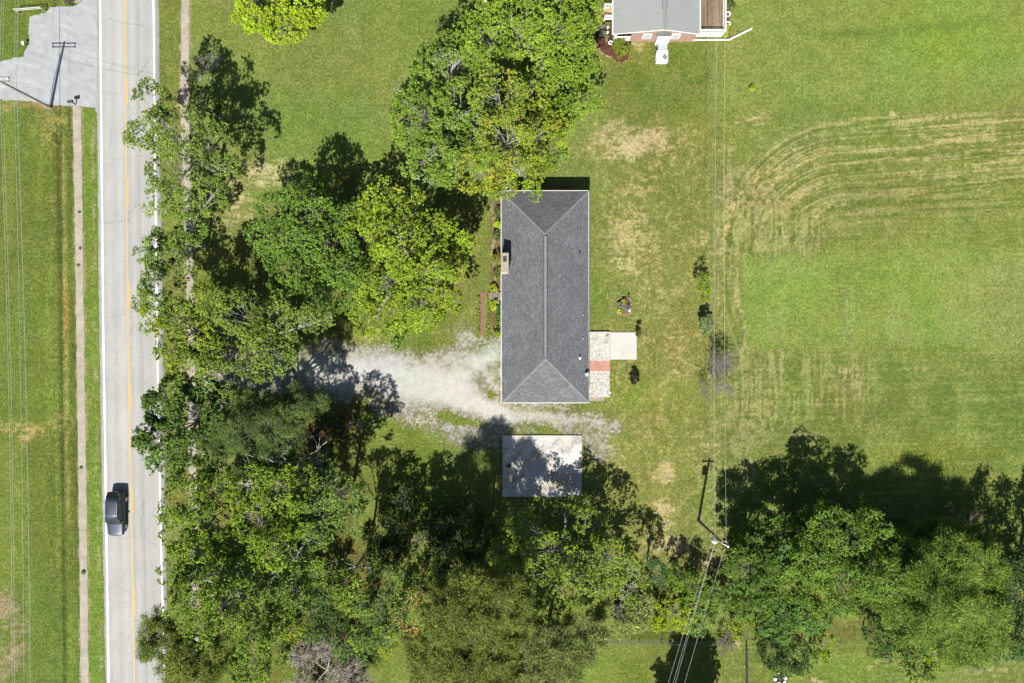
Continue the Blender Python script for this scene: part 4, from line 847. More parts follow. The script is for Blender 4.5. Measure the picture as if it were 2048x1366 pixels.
slab('concrete_pad', 1005, 871, 1163.5, 993.5, -.1, .16, padmat(), 'large stained and cracked concrete pad in dappled shade south of the house', 'slab')
tree('weed', 'dark green weed growing through the west side of the stained concrete pad', 'weed', [(1018, 932, 3.5, .55)], 'shrub', (.04, .07, .015), 150, trunk=.01, base=(1018, 932), crown='foliage', stem='stem')
# brick path and steps
BRP = brickmat('path_brick', S(176, 122, 98), S(136, 92, 76), S(158, 142, 112), w=.21, h=.11, ms=.014)
o = MB().prism([tuple(P(*p))[:2] for p in smooth_poly([(958, 586), (973, 584), (973, 592), (973.5, 671), (959, 671)], .35, 3)][::-1], -.1, .03).build('brick_path', BRP); tag(o, 'narrow weathered red brick path in front of the house', 'path', kind='structure')
st_ = thing('wooden_steps', 'grey weathered wooden landing with slats at the end of the brick path', 'steps', tuple(P(990, 593)))
WG = M('weathered_wood', S(160, 148, 134), .9, .25, 3, vec=(8, 1, 1))
p = P(977, 585, .25) - st_.location; q = P(1012, 603, .25) - st_.location
for i in range(4):
    x = p.x + i * .55
    MB().box(x, x + .5, q.y, p.y, .12, .25).build('plank', WG, st_)
t = MB()
for i in range(3): t.box(p.x + i * .6, p.x + i * .6 + .1, q.y - .02, p.y + .02, -.02, .12)
t.build('joist', WG, st_)
tag(MB().rock((0, 0, .12), .2, 3).build('white_stone', WHITE, loc=P(997, 604)), 'white painted stone beside the wooden landing', 'stone')
for i, (y0_, y1_, x_, lab) in enumerate([(595, 672, 976, 'pale green edging plants between brick path and house'), (596, 672, 956, 'pale green edging plants on the lawn side of the brick path')]):
    tree('edging_plants', lab, 'plants', [(x_ + random.Random(k).uniform(-.8, .8), y0_ + (y1_ - y0_) * k / 14, 3.1, .12) for k in range(15)], 'shrub', (.16, .2, .05), 160 + i, trunk=.01, crown='foliage', stem='stem')

# flower island
EDST = M('edging_tan', S(190, 160, 132), .9, .2, 4)
isl = thing('flower_bed', 'small square flower bed with stone edging alone in the back yard', 'flower bed', tuple(P(1248, 612)))
sq = [(-.8, .75), (-.6, .95), (.6, .95), (.8, .75), (.82, -.75), (.62, -.98), (-.6, -.98), (-.8, -.78)]
MB().prism(sq[::-1], -.05, .05).build('soil', M('mulch_brown', S(140, 110, 88), .95, .3, 8), isl)
for i in range(26):
    k = i / 26 * 8; a0 = Vector((*sq[int(k)], 0)); a1 = Vector((*sq[(int(k) + 1) % 8], 0)); p = a0.lerp(a1, k % 1)
    MB().rock((p.x, p.y, .06), .11, i).build('edging_stone', EDST, isl)
for nm, lab, lob, cc in [('blue_plant', 'blue grey tuft at the west of the square flower bed', (1241, 610, 5.5, .35), (.11, .14, .14)), ('purple_plant', 'violet flowering tuft at the east of the square flower bed', (1254, 614, 5.5, .35), (.11, .11, .17)), ('yellow_plant', 'yellow leaved plant in the middle of the square flower bed', (1249, 604, 5, .35), (.22, .2, .04)), ('green_plant', 'lime plant at the south corner of the square flower bed', (1239, 622, 4, .2), (.25, .3, .02))]:
    tree(nm, lab, 'plant', [lob], 'shrub', cc, 170, trunk=.02, crown='foliage', stem='stem')
tag(MB().rock((0, 0, .14), .17, 5, .8).build('white_stone', WHITE, loc=P(1258.5, 621.5)), 'white globe stone at the corner of the square flower bed', 'stone')
sl_ = thing('garden_lantern', 'dark lantern on a thin stake in the square flower bed', 'lantern', tuple(P(1254, 606)))
MB().tube([(0, 0, 0), (0, 0, 1.35)], .02).build('stake', BLACK, sl_); MB().lathe([(.03, 1.3), (.11, 1.34), (.12, 1.5), (.03, 1.6)], 10).build('lamp_head', BLACK, sl_)

# ------------------------------------------------------------ far house (top)
def X(px, h=0): return P(px, 0, h).x
def Yy(py, h=0): return P(0, py, h).y
fh = thing('far_house', 'brick house with a pale grey ribbed metal roof at the top edge', 'house', tuple(P(1320, -60)))
Lc = fh.location
def fb(mb, name, mat, par=fh, **k):
    mb.v = [(v[0] - Lc.x, v[1] - Lc.y, v[2]) for v in mb.v]; return mb.build(name, mat, par, **k)
E2 = 2.75; RZ = 3.95
xl = X(1226, E2); xr = X(1400, E2); xm = X(1330, RZ); ys_ = Yy(68.5, E2); yn = ys_ + 17
MET = M('metal_roof', S(181, 185, 183), .45, .04, .8, spec=.4)
t = MB(); nr = int((yn - ys_) / .26)
prof = []
for i in range(nr):
    y = ys_ + i * .26; prof += [(y, 0), (y + .20, 0), (y + .215, .03), (y + .245, .03)]
prof.append((yn, 0))
for (xa, za, xb, zb) in ((xl, E2, xm, RZ), (xm, RZ, xr, E2)):
    vs = [(xa, y, za + z) for y, z in prof] + [(xb, y, zb + z) for y, z in prof]; n = len(prof)
    t.add(vs, [(i, n + i, n + i + 1, i + 1) for i in range(n - 1)])
frf = fb(t, 'roof', MET)
fb(MB().add([(xl, ys_, E2 - .12), (xm, ys_, RZ - .12), (xr, ys_, E2 - .12), (xl, yn, E2 - .12), (xm, yn, RZ - .12), (xr, yn, E2 - .12)], [(0, 1, 4, 3), (1, 2, 5, 4)]), 'roof_deck', WHITE)
t = MB()
t.add([(xm - .22, ys_ - .02, RZ + .0), (xm, ys_ - .02, RZ + .07), (xm + .22, ys_ - .02, RZ + .0), (xm - .22, yn, RZ + .0), (xm, yn, RZ + .07), (xm + .22, yn, RZ + .0)], [(0, 3, 4, 1), (1, 4, 5, 2), (0, 1, 2)])
fb(t, 'ridge_cap', M('ridge_metal', S(168, 171, 170), .5, .05, 2), frf)
fb(MB().box(xm - .3, xm - .2, Yy(18, RZ), yn, RZ - .04, RZ + .1).box(xm + .2, xm + .3, Yy(18, RZ), yn, RZ - .04, RZ + .1), 'ridge_vent', M('vent_grey', (.12, .12, .14)), frf)
for g0 in (xl - .09, xr): fb(MB().box(g0, g0 + .09, ys_, yn, E2 - .14, E2), 'gutter', WHITE)
wl, wr, wy = xl + .5, xr - .15, ys_ + .3
PB = brickmat('pale_brick', S(214, 170, 148), S(198, 150, 130), S(214, 190, 172), rot=(R(90), 0, 0))
wx = X(1262, 1.5)
t = MB().box(wx, wr, wy, yn - .3, -.05, E2 - .15)
t.add([(wx, wy, E2 - .15), (wr, wy, E2 - .15), (xm, wy, RZ - .16), (wx, wy, E2 + .2)], [(0, 1, 2, 3)])
fb(t, 'wall', PB)
fb(MB().box(wl + 1.4, wx, wy + 2.2, yn - .3, 0, E2 - .15), 'porch_wall', PB)
fb(MB().box(wl - .2, wx, wy, wy + 2.2, 0, .45), 'porch_floor', M('porch_boards', S(160, 140, 116), .9, .2, 3))
for xx, yy in ((wl - .05, wy + .05), (wl - .05, wy + 2.2)):
    fb(MB().box(xx - .1, xx + .1, yy - .1, yy + .1, .4, E2 - .1), 'porch_post', WHITE)
def rail(p0, p1, z0, z1, name, par, n, off=None, top=.05):
    p0 = Vector(p0); p1 = Vector(p1); off = off or Lc
    d = (p1 - p0); L_ = d.length; ang = math.atan2(d.y, d.x); o_ = (p0.x, p0.y)
    t = MB().box(0, L_, -top, top, z1 - .06, z1, ang, o_).box(0, L_, -top * .7, top * .7, z0, z0 + .07, ang, o_)
    for i in range(n + 1): s_ = L_ * i / n; t.box(s_ - .025, s_ + .025, -.025, .025, z0 + .07, z1 - .06, ang, o_)
    for s_ in (0, L_): t.box(s_ - .055, s_ + .055, -.055, .055, z0 - .3, z1 + .08, ang, o_)
    t.v = [(v[0] - off.x, v[1] - off.y, v[2]) for v in t.v]
    return t.build(name, WHITE, par)
rail((wl + .1, wy - .02), (wx - .1, wy - .02), .5, 1.35, 'porch_railing', fh, 12)
rail((wl - .05, wy + .2), (wl - .05, wy + 2.0), .5, 1.35, 'porch_railing', fh, 10)
fb(MB().box(wl - .2, wx, wy - .06, wy, .02, .42), 'porch_skirt', WHITE)
for px in (1276, 1300 - 7, 1347):
    pass
for px in (1294, 1351):
    x = X(px, 1.6); wn = fb(MB().box(x - .5, x + .5, wy - .08, wy + .03, .95, 2.15), 'window', WHITE)
    fb(MB().box(x - .4, x + .4, wy - .1, wy - .078, 1.08, 2.02), 'pane', M('pane_pale', S(190, 205, 205), .1, .05, 2, spec=.6), wn)
    fb(MB().box(x - .43, x + .43, wy - .11, wy - .09, 1.52, 1.58), 'glazing_bar', WHITE, wn)
# entry steps on the west with rails
t = MB()
ex0, ex1 = X(1209, .5), wl
for i in range(4): t.box(ex0 + i * (ex1 - ex0) / 4, ex1, Yy(34, .4), Yy(12, .4), i * .14 + (0 if i else -.02), (i + 1) * .14)
fb(t, 'entry_steps', M('pale_timber', S(222, 192, 142), .85, .15, 3, vec=(1, 8, 1)))
rail((ex0, Yy(12, .8)), (ex1, Yy(12, .8)), .35, 1.25, 'step_railing', fh, 6); rail((ex0, Yy(35, .8)), (ex1, Yy(35, .8)), .35, 1.25, 'step_railing', fh, 6)
# little gable hood over the duct
xh0, xh1, xc = X(1313.5, 2.9), X(1345, 2.9), X(1330, 3.1); yh0, yh1 = Yy(70.5, 2.8), Yy(58, 3)
t = MB().add([(xh0, yh0, 2.45), (xc, yh0, 2.75), (xh1, yh0, 2.45), (xh0, yh1, 2.45), (xc, yh1, 2.75), (xh1, yh1, 2.45)], [(0, 1, 4, 3), (1, 2, 5, 4), (0, 3, 5, 2), (0, 2, 1)])
fb(t, 'hood_roof', M('hood_metal', S(140, 144, 142), .6, .06, 3))
# ac unit
ac = thing('air_conditioner', 'white package air conditioning unit with a round fan south of the far house', 'air conditioner', tuple(P(1324, 113)))
def lb(x0, y0, x1, y1, z0, z1, nm, mat, hh, **k):
    p = P(x0, y0, hh) - ac.location; q = P(x1, y1, hh) - ac.location
    return MB().box(p.x, q.x, q.y, p.y, z0, z1).build(nm, mat, ac, **k)
WM = M('white_metal', (.72, .73, .74), .4, .04, 3)
bx = lb(1314, 100.5, 1336, 122, .06, 1.0, 'cabinet', WM, 1.0, bevel=.03)
lb(1313, 101, 1336, 125.5, 0, .07, 'base_slab', M('slab_pale', S(214, 208, 196)), 0)
q = P(1329.5, 113.5, 1.0) - ac.location
MB().lathe([(.31, 1.0), (.31, 1.02), (.02, 1.02)], 24, (q.x, q.y)).build('fan_opening', M('fan_dark', (.05, .055, .06)), ac)
t = MB()
for i in range(4):
    a_ = math.pi / 2 * i + .5; t.add([(q.x, q.y, 1.025), (q.x + .28 * math.cos(a_), q.y + .28 * math.sin(a_), 1.04), (q.x + .28 * math.cos(a_ + .6), q.y + .28 * math.sin(a_ + .6), 1.03)], [(0, 1, 2)])
t.build('fan_blade', STEEL, ac); t = MB()
for r_ in (.1, .2, .31): t.tube([(q.x + r_ * math.cos(k * .35), q.y + r_ * math.sin(k * .35), 1.06) for k in range(19)], .008, 4, False)
t.build('fan_grille', STEEL, ac)
lb(1316, 84.5, 1334.5, 100.4, .25, .85, 'duct', M('duct_pale', S(206, 214, 220), .5, .04, 3), .85)
p = P(1311, 86, .6) - ac.location; q0 = P(1338, 72, 2.0) - ac.location
t = MB(); xa, xb = P(1312, 0, .8).x - ac.location.x, P(1337, 0, .8).x - ac.location.x; ya = Yy(85, .8) - ac.location.y; yb = wy - .12 - ac.location.y
t.add([(xa, ya, .85), (xb, ya, .85), (xb, yb, 2.3), (xa, yb, 2.3), (xa, ya, .05), (xb, ya, .05), (xb, yb, .05), (xa, yb, .05)], [(0, 1, 2, 3), (4, 7, 6, 5), (0, 4, 5, 1), (1, 5, 6, 2), (3, 2, 6, 7), (0, 3, 7, 4)])
t.build('duct_cover', WM, ac)
t = MB().box(-.85, -.72, -.5, .1, .1, .75); t.build('meter_box', M('meter_grey', (.5, .5, .5)), ac)
# deck
dk = thing('deck', 'weathered brown timber deck with white railings east of the metal roof', 'deck', tuple(P(1424, 10)))
zd = .75
xa, xb = xr - .1, X(1446.5, zd); ya = Yy(67, zd); yb = ya + 16
def deckmat():
    m, n, b = newmat('deck_boards')
    bk = n.nodes.new('ShaderNodeTexBrick'); bk.inputs['Scale'].default_value = 1; bk.inputs['Brick Width'].default_value = 5; bk.inputs['Row Height'].default_value = .145; bk.inputs['Mortar Size'].default_value = .008
    for k, c_ in (('Color1', S(176, 154, 126)), ('Color2', S(140, 116, 92)), ('Mortar', (.03, .025, .02))): bk.inputs[k].default_value = (*c_, 1)
    tc = n.nodes.new('ShaderNodeTexCoord'); mp = n.nodes.new('ShaderNodeMapping'); mp.inputs['Rotation'].default_value = (0, 0, R(90)); n.links.new(tc.outputs['Object'], mp.inputs[0]); n.links.new(mp.outputs[0], bk.inputs['Vector'])
    t = noise(n, .9, 6, .75, vec=(2.5, .6, 1)); r = ramp(n, t.outputs[0], [(.32, .55), (.5, .95), (.7, 1.35)])
    n.links.new(mul(n, bk.outputs[0], r.outputs[0]), b.inputs['Base Color']); b.inputs['Roughness'].default_value = .9; return m
o = MB().box(xa - dk.location.x, xb - dk.location.x, ya - dk.location.y, yb - dk.location.y, zd - .12, zd).build('boards', deckmat(), dk)
rail((xa + .15, ya), (xb, ya), zd + .08, zd + 1.0, 'railing', dk, 20, dk.location); rail((xb, ya + .1), (xb, yb), zd + .08, zd + 1.0, 'railing', dk, 90, dk.location)
t = MB().box(xa - dk.location.x, xb - dk.location.x, ya - .06 - dk.location.y, ya - .01 - dk.location.y, 0.02, zd - .13); t.build('skirt', WHITE, dk)
tag(MB().tube([P(1384, 80, .1), P(1458, 79.5, .1), P(1503.5, 57, .1)], .085, 8).build('drain_pipe', WHITE), 'white pipe lying on the grass from the deck towards the field', 'pipe')
tag(MB().tube([P(1181, 68, .08), P(1195, 73.5, .08), P(1224, 79, .08)], .045, 6).build('shadow_line', BLACK), 'thin black tube laid as a shadow line across the mulch bed to the porch corner', 'shadow line')  # black tube stands in for a cast shadow line on the bed
for i, (px, py, lab, cc) in enumerate([(1453.5, 31, 'white round planter beside the deck, the northern one', (.12, .1, .08)), (1453.5, 51, 'white round planter with lime leaves beside the deck corner', (.22, .3, .02))]):
    pr = thing('planter', lab, 'planter', tuple(P(px, py)), group='white planters beside the deck')
    MB().lathe([(.2, 0), (.3, .45), (.33, .47), (.27, .47), (.25, .36)], 18).build('pot', WHITE, pr, smooth=True)
    MB().lathe([(.25, .34), (.24, .37)], 14).build('soil', M('pot_soil', (.06, .045, .035)), pr)
    if i: tree('planter_plant', 'lime leaved plant trailing from the white planter at the deck corner', 'plant', [(1453, 55, 5, .4), (1452, 63, 4, .3), (1451, 70, 3.5, .2)], 'shrub', cc, 180, trunk=.02, crown='foliage', stem='stem')
tree('sapling', 'dark twiggy plant at the top edge beside the deck', 'plant', [(1455, 4, 7, .7), (1464, 10, 5, .5)], 'shrub', (.05, .07, .02), 181, trunk=.03, crown='foliage', stem='stem')
for nm, lab, lob, cc in [('blue_plant', 'blue grey tuft in the mulch bed, northern of two', (1206, 52, 3.5, .2), (.1, .15, .16)), ('blue_plant', 'larger blue grey tuft in the mulch bed', (1205, 66, 5.5, .25), (.09, .14, .16)), ('green_plant', 'small green plant in the mulch bed below the entry steps', (1216, 47, 3, .2), (.1, .15, .03)), ('green_plant', 'small green plant beside the black shadow line', (1213.5, 73, 2.6, .15), (.12, .15, .03))]:
    tree(nm, lab, 'plant', [lob], 'shrub', cc, 182, trunk=.015, crown='foliage', stem='stem')
for i, (px, py, lab) in enumerate([(1215, 57, 'white garden ornament in the mulch bed, northern of two'), (1214.5, 67.5, 'white garden ornament in the mulch bed, southern of two'), (1221, 86, 'white ring shaped ornament in the mulch bed tip')]):
    t = MB()
    if i < 2: t.lathe([(.1, 0), (.06, .1), (.04, .3), (.07, .4), (.13, .45), (.13, .48), (.04, .45)], 14)
    else: t.tube([(.2 * math.cos(k * .5), .2 * math.sin(k * .5), .08) for k in range(12)], .06, 6)
    tag(t.build('garden_ornament', WHITE, loc=P(px, py), smooth=True), lab, 'ornament', 'white ornaments in the mulch bed')
tag(MB().box(-.07, .07, -.28, .28, 0, .12).build('stepping_block', M('peach_block', S(226, 190, 160)), loc=P(1213, 79), bevel=.02), 'peach coloured block in the mulch bed by the black shadow line', 'block')
# flag at the top edge
fl = thing('garden_flag', 'small red and white striped flag at the top edge by the big crowns', 'flag', tuple(P(967, -6)))
MB().tube([(0, 0, 0), (0, 0, 2.6)], .025).build('pole', WHITE, fl)
n = 12; 
for cls, mt in (('red_stripe', M('flag_red', (.5, .05, .06))), ('white_stripe', WHITE)):
    t = MB()
    for s_ in range(7):
        if (s_ % 2 == 0) != (cls == 'red_stripe'): continue
        vs = []
        for k in range(n + 1):
            u = k / n; x = -.1 + .75 * u; y = -.35 - .18 * s_ + .05 * math.sin(u * 7); z = 2.45 - .10 * s_ + .05 * math.sin(u * 6)
            vs += [(x, y, z), (x, y - .18, z - .10)]
        t.add(vs, [(2 * k, 2 * k + 2, 2 * k + 3, 2 * k + 1) for k in range(n)])
    t.build(cls, mt, fl)

# ------------------------------------------------------------ utility poles and wires
def catenary(a, b, sag, n=40):
    return [a.lerp(b, i / n) - Vector((0, 0, 4 * sag * (i / n) * (1 - i / n))) for i in range(n + 1)]
ep = thing('utility_pole', 'wooden utility pole with a white transformer beside the eastern trees', 'utility pole', tuple(P(1397, 1041)))
MB().tube([(0, 0, 0), (.03, .0, 5), (.06, 0, 9.2)], [.17, .14, .11], 12).build('pole', WOODP, ep)
tr = MB().lathe([(.1, 7.3), (.27, 7.34), (.27, 8.15), (.2, 8.25), (.08, 8.28)], 16, (-.35, -.22)).build('transformer', M('transformer_white', (.75, .76, .77), .35), ep, smooth=False)
MB().lathe([(.05, 8.25), (.08, 8.33), (.05, 8.4), (.06, 8.5), (.02, 8.52)], 8, (-.35, -.22)).build('bushing', WHITE, tr)
MB().box(-.75, .75, -.06, .06, 8.75, 8.87).build('crossarm', WOODP, ep)
for x in (-.6, .6): MB().lathe([(.03, 8.87), (.07, 8.93), (.05, 9.0), (.03, 9.05)], 8, (x, 0)).build('insulator', WHITE, ep)
MB().tube([(.05, -.05, 8.2), (.35, -.35, 8.5), (.85, -.6, 8.6)], .03, 6).build('lamp_arm', STEEL, ep)
MB().lathe([(.05, 8.48), (.14, 8.5), (.12, 8.58), (.03, 8.62)], 10, (.95, -.65)).build('street_lamp_head', STEEL, ep)
t = MB(); [t.tube([(.15, -.05, z), (-.15, .05, z)], .035, 6) for z in (5.2, 6.0, 6.6)]; t.build('bracket', STEEL, ep)
pb = Vector(ep.location)
top = [pb + Vector((-.6, 0, 9.05)), pb + Vector((.6, 0, 9.05))]
def wire(name, pts, r, mat, lab, cat='wire', group=None): return tag(MB().tube(pts, r, 6).build(name, mat), lab, cat, group)
no = [P(1440, -320, 9.1), P(1454, -320, 9.1)]; so2 = [P(1262, 1700, 9.1), P(1275, 1700, 9.1)]
for i in range(2):
    s_ = ('left', 'right')[i]
    wire('power_line', catenary(top[i], no[i], .9), .008, WIRE, f'{s_} of the two pale wires running north from the transformer pole', group='wires of the eastern power line')
    wire('power_line', catenary(top[i], so2[i], .3), .008, WIRE, ('second from the right of the wires running south from the transformer pole', 'rightmost of the wires running south from the transformer pole')[i], group='wires of the eastern power line')
lo = pb + Vector((0, 0, 6.6)); 
wire('power_line', catenary(lo, P(1238, 1700, 6.6), .4), .008, WIRE, 'leftmost of the wires running south from the transformer pole', group='wires of the eastern power line')
wire('power_line', catenary(lo + Vector((.1, -.05, .5)), P(1252, 1700, 7.1), .35), .008, WIRE, 'second from the left of the wires running south from the transformer pole', group='wires of the eastern power line')
wire('telephone_cable', catenary(lo, P(1432, -320, 6.6), .8), .014, CABLE, 'thin dark cable running north low on the transformer pole')
wire('service_wire', catenary(pb + Vector((0, 0, 7)), O + Vector((anr.data.vertices[8].co.x, anr.data.vertices[8].co.y, 3.5)), .7), .011, CABLE, 'thin service wire from the transformer pole to the house roof')
gw = thing('guy_wire', 'guy wire with a yellow guard in the shade east of the transformer pole', 'guy wire', tuple(P(1466, 1053)))
MB().tube([(0, 0, 0), pb + Vector((0, 0, 6.4)) - gw.location], .008, 4).build('strand', STEEL, gw)
dv = (pb + Vector((0, 0, 6.4)) - gw.location).normalized(); MB().tube([dv * .15, dv * 1.9], .035, 8).build('guard', M('guard_yellow', (.7, .5, .02), .5), gw)

wp = thing('utility_pole', 'tall wooden utility pole with a double crossarm at the entrance lot', 'utility pole', tuple(P(102, 216)))
MB().tube([(0, 0, 0), (.1, 0, 5), (.28, -.05, 9.9)], [.17, .14, .11], 12).build('pole', M('pole_grey', (.2, .2, .18), .9, .25, 5), wp)
for k in (0, 1): MB().box(-1.45 + .28, 1.45 + .28, -.27 + k * .44, -.19 + k * .44, 9.37, 9.45).build('crossarm', WOODP, wp)
for x in (-1.3, 1.3): MB().box(x + .24, x + .32, -.3, .28, 9.31, 9.36).build('arm_brace', WOODP, wp)
for x in (-1.3, -.5, .5, 1.3): MB().lathe([(.03, 9.47), (.08, 9.53), (.05, 9.62), (.03, 9.68)], 8, (x + .28, 0)).build('insulator', WHITE, wp)
MB().tube([(-.22, .05, .0), (-.2, .03, 4), (.02, 0, 8)], .04, 6).build('conduit', STEEL, wp)
wb = Vector(wp.location)
for i, (x, lab) in enumerate([(-1.3 + .28, 'outermost left high wire over the field'), (.5 + .28, 'inner high wire over the field'), (.75 + .28, 'right high wire over the field')]):
    a_ = wb + Vector((x, 0, 9.65))
    for k, (py, s_) in enumerate([(2300, 'south'), (-700, 'north')]):
        e_ = Vector((a_.x + (.6 if k == 0 else -.2), P(0, py).y, 9.65))
        wire('power_line', catenary(a_, e_, 1.5 if k == 0 else .7), .008, WIRE, f'{lab}, running {s_} from the double crossarm', group='wires of the western power line')
for i, (h, sg, r_, mt, lab) in enumerate([(6.6, .9, .008, WIRE, 'pale lower cable over the field'), (6.2, 1.5, .018, M('cable_green', (.2, .27, .25), .6), 'grey green lowest cable over the field')]):
    a_ = wb + Vector((.2, 0, h))
    for k, (py, s_) in enumerate([(2300, 'south'), (-700, 'north')]):
        e_ = Vector((a_.x + (.9 if k == 0 else -.1), P(0, py).y, h))
        wire('telephone_cable', catenary(a_, e_, sg if k == 0 else .4), r_, mt, f'{lab}, running {s_}', group='cables of the western line')
sp_ = thing('service_pole', 'slim dark wooden pole leaning between pavement and road edge in the north', 'pole', tuple(P(378, 219)))
MB().tube([(0, 0, 0), (-.1, .05, 4.3)], [.11, .09], 10).build('pole', WOODP, sp_)
MB().lathe([(.11, 4.25), (.1, 4.33), (.03, 4.36)], 10, (-.1, .05)).build('cap', BLACK, sp_)
for i, h in enumerate((7.4, 9.0)):
    wire('service_wire', catenary(wb + Vector((.2, 0, h)), Vector(sp_.location) + Vector((-.1, .05, 4.2)), .5), .010, CABLE, ('lower', 'upper')[i] + ' thin wire crossing the road to the slim dark pole', group='service wires over the road')
# objects by the lot
rl = thing('rail_barrier', 'low white metal rail on two posts at the edge of the entrance lot', 'barrier', tuple(P(66, 25)))
for x, y in ((-1.55, -.13), (1.58, .13)): MB().box(x - .05, x + .05, y - .05, y + .05, 0, 1.15).build('post', M('post_tan', (.25, .2, .15)), rl)
MB().tube([(-1.6, -.13, 1.12), (1.62, .13, 1.12)], .045, 8).build('top_rail', M('rail_pale', (.34, .36, .33), .5), rl)
MB().tube([(-1.55, -.13, .8), (1.58, .13, .8)], .035, 8).build('lower_rail', STEEL, rl)
for i, (px, py, lab) in enumerate([(146, 12, 'black mailbox on a post at the north side of the entrance lot'), (152, 209, 'black mailbox on a post where the field side pavement begins')]):
    m_ = thing('mailbox', lab, 'mailbox', tuple(P(px, py)), .15, group='black mailboxes at the entrance lot')
    MB().box(-.05, .05, -.05, .05, 0, 1.0).build('post', BLACK, m_)
    t = MB(); pr = [(-.14, 1.0), (.14, 1.0), (.14, 1.14), (.1, 1.22), (0, 1.26), (-.1, 1.22), (-.14, 1.14)]
    t.add([(-.32, y, z) for y, z in pr] + [(.32, y, z) for y, z in pr], [tuple(range(7))[::-1], tuple(range(7, 14))] + [(k, (k + 1) % 7, 7 + (k + 1) % 7, 7 + k) for k in range(7)])
    bd = t.build('box_body', BLACK, m_); MB().box(.1, .22, .145, .16, 1.1, 1.28).build('flag', M('mail_flag', (.4, .03, .02)), bd)
mk = thing('utility_marker', 'small white utility marker on the grass beside the entrance lot', 'marker', tuple(P(54, 90)))
MB().box(-.05, .05, -.05, .05, 0, .75).build('stake', BLACK, mk); MB().box(-.14, .14, -.1, .1, .68, .82).build('cap', WHITE, mk)
tag(MB().box(-.1, .1, -.1, .1, 0, .18).build('valve_box', WHITE, loc=P(47, 88.5), bevel=.02), 'tiny white valve box beside the utility marker', 'box')
tag(MB().rock((0, 0, .1), .12, 8).build('white_stone', WHITE, loc=P(1220, 785)), 'white stone at the south end of the patio edge', 'stone')
# fences
FEN = M('fence_wire', (.10, .11, .10), .7, .2, 5)
def chain(name, lab, p0, p1, hgt, n):
    f_ = thing(name, lab, 'fence', tuple(p0)); d_ = p1 - p0; L_ = d_.length
    for i in range(n + 1):
        q = d_ * (i / n); MB().tube([q, q + Vector((0, 0, hgt))], .035, 6).build('post', FEN, f_)
    MB().tube([Vector((0, 0, hgt)), d_ + Vector((0, 0, hgt))], .02, 6).build('top_rail', FEN, f_)
    A0 = []; A1 = []; m = int(L_ / .15); u = d_.normalized()
    for i in range(-8, m):
        for s_ in (1, -1):
            a_ = i * .15; b2 = a_ + hgt
            if s_ < 0: a_, b2 = b2, a_
            za, zb = 0, hgt
            def cl(a, za, b, zb):
                if a > b: b, zb, a, za = a, za, b, zb
                if a < 0: za = za + (zb - za) * (-a) / (b - a); a = 0
                if b > L_: zb = za + (zb - za) * (L_ - a) / (b - a); b = L_
                return a, za, b, zb
            a_, za, b2, zb = cl(a_, za, b2, zb)
            if a_ < b2: A0.append(u * a_ + Vector((0, 0, za))); A1.append(u * b2 + Vector((0, 0, zb)))
    k = len(A0); V_, F2 = segs(A0, A1, [.007] * k, [.007] * k, 3); npmesh('wire_mesh', V_, F2, FEN, f_)
chain('wire_fence', 'chain link fence along the south side of the hedgerow', P(1190, 1278), P(1455, 1283), 1.2, 6)
chain('wire_fence', 'chain link fence running south from the hedgerow corner', P(1491, 1292), P(1493, 1480), 1.2, 5)
# fire pit
fp = thing('fire_pit', 'black fire pit ringed by white stones at the bottom edge', 'fire pit', tuple(P(1560, 1356)))
MB().lathe([(.35, 0), (.48, .28), (.46, .3), (.4, .12), (.02, .1)], 18).build('bowl', BLACK, fp)
for a_, r_ in ((.1, .26), (1.9, .16), (3.3, .2), (4.6, .3), (5.6, .18), (.9, .12)): MB().rock((.62 * math.cos(a_), .62 * math.sin(a_), .12), r_, 20 + int(a_ * 9)).build('rim_stone', WHITE, fp)

# ------------------------------------------------------------ vehicle
cv = P(236.5, 1024, 0); cv.x = (239 - 1024) / PX
car = thing('suv', 'dark blue grey suv driving south in the field side lane', 'car', tuple(cv), R(-.7))
PAINT, n_, b__ = newmat('car_paint')
b__.inputs['Base Color'].default_value = (.03, .036, .055, 1); b__.inputs['Metallic'].default_value = .35; b__.inputs['Roughness'].default_value = .45
tt = noise(n_, 40, 2); rp = ramp(n_, tt.outputs[0], [(.4, (.028, .034, .052)), (.6, (.034, .04, .062))]); n_.links.new(rp.outputs[0], b__.inputs['Base Color'])
def loft(sec, close=True):
    t = MB(); n = len(sec[0]); vs = [v for s_ in sec for v in s_]
    fs = [(i * n + j, i * n + (j + 1) % n, (i + 1) * n + (j + 1) % n, (i + 1) * n + j) for i in range(len(sec) - 1) for j in range(n)]
    fs += [tuple(range(n))[::-1], tuple((len(sec) - 1) * n + j for j in range(n))]
    return t.add(vs, fs)
LN = 2.62
def bsec(y, w_, zt, zb=.32, crown_=.05):
    w_ = w_
    return [(-w_ * .96, y, zb), (-w_, y, zb + .2), (-w_, y, zt - .16), (-w_ * .93, y, zt - .03), (-w_ * .5, y, zt + crown_ * .7), (0, y, zt + crown_), (w_ * .5, y, zt + crown_ * .7), (w_ * .93, y, zt - .03), (w_, y, zt - .16), (w_, y, zb + .2), (w_ * .96, y, zb)]
secs = [(-2.62, .70, .80), (-2.56, .82, .9), (-2.4, .92, .97), (-2.0, .97, 1.02), (-1.4, .985, 1.07), (-1.1, .99, 1.1), (0, .99, 1.1), (1.4, .985, 1.12), (2.2, .97, 1.12), (2.48, .92, 1.08), (2.58, .86, 1.0)]
MB_ = loft([bsec(*s_) for s_ in secs]); body = MB_.build('body', PAINT, car, smooth=True)
m_ = body.modifiers.new('s', 'SUBSURF'); m_.levels = 1; m_.render_levels = 2
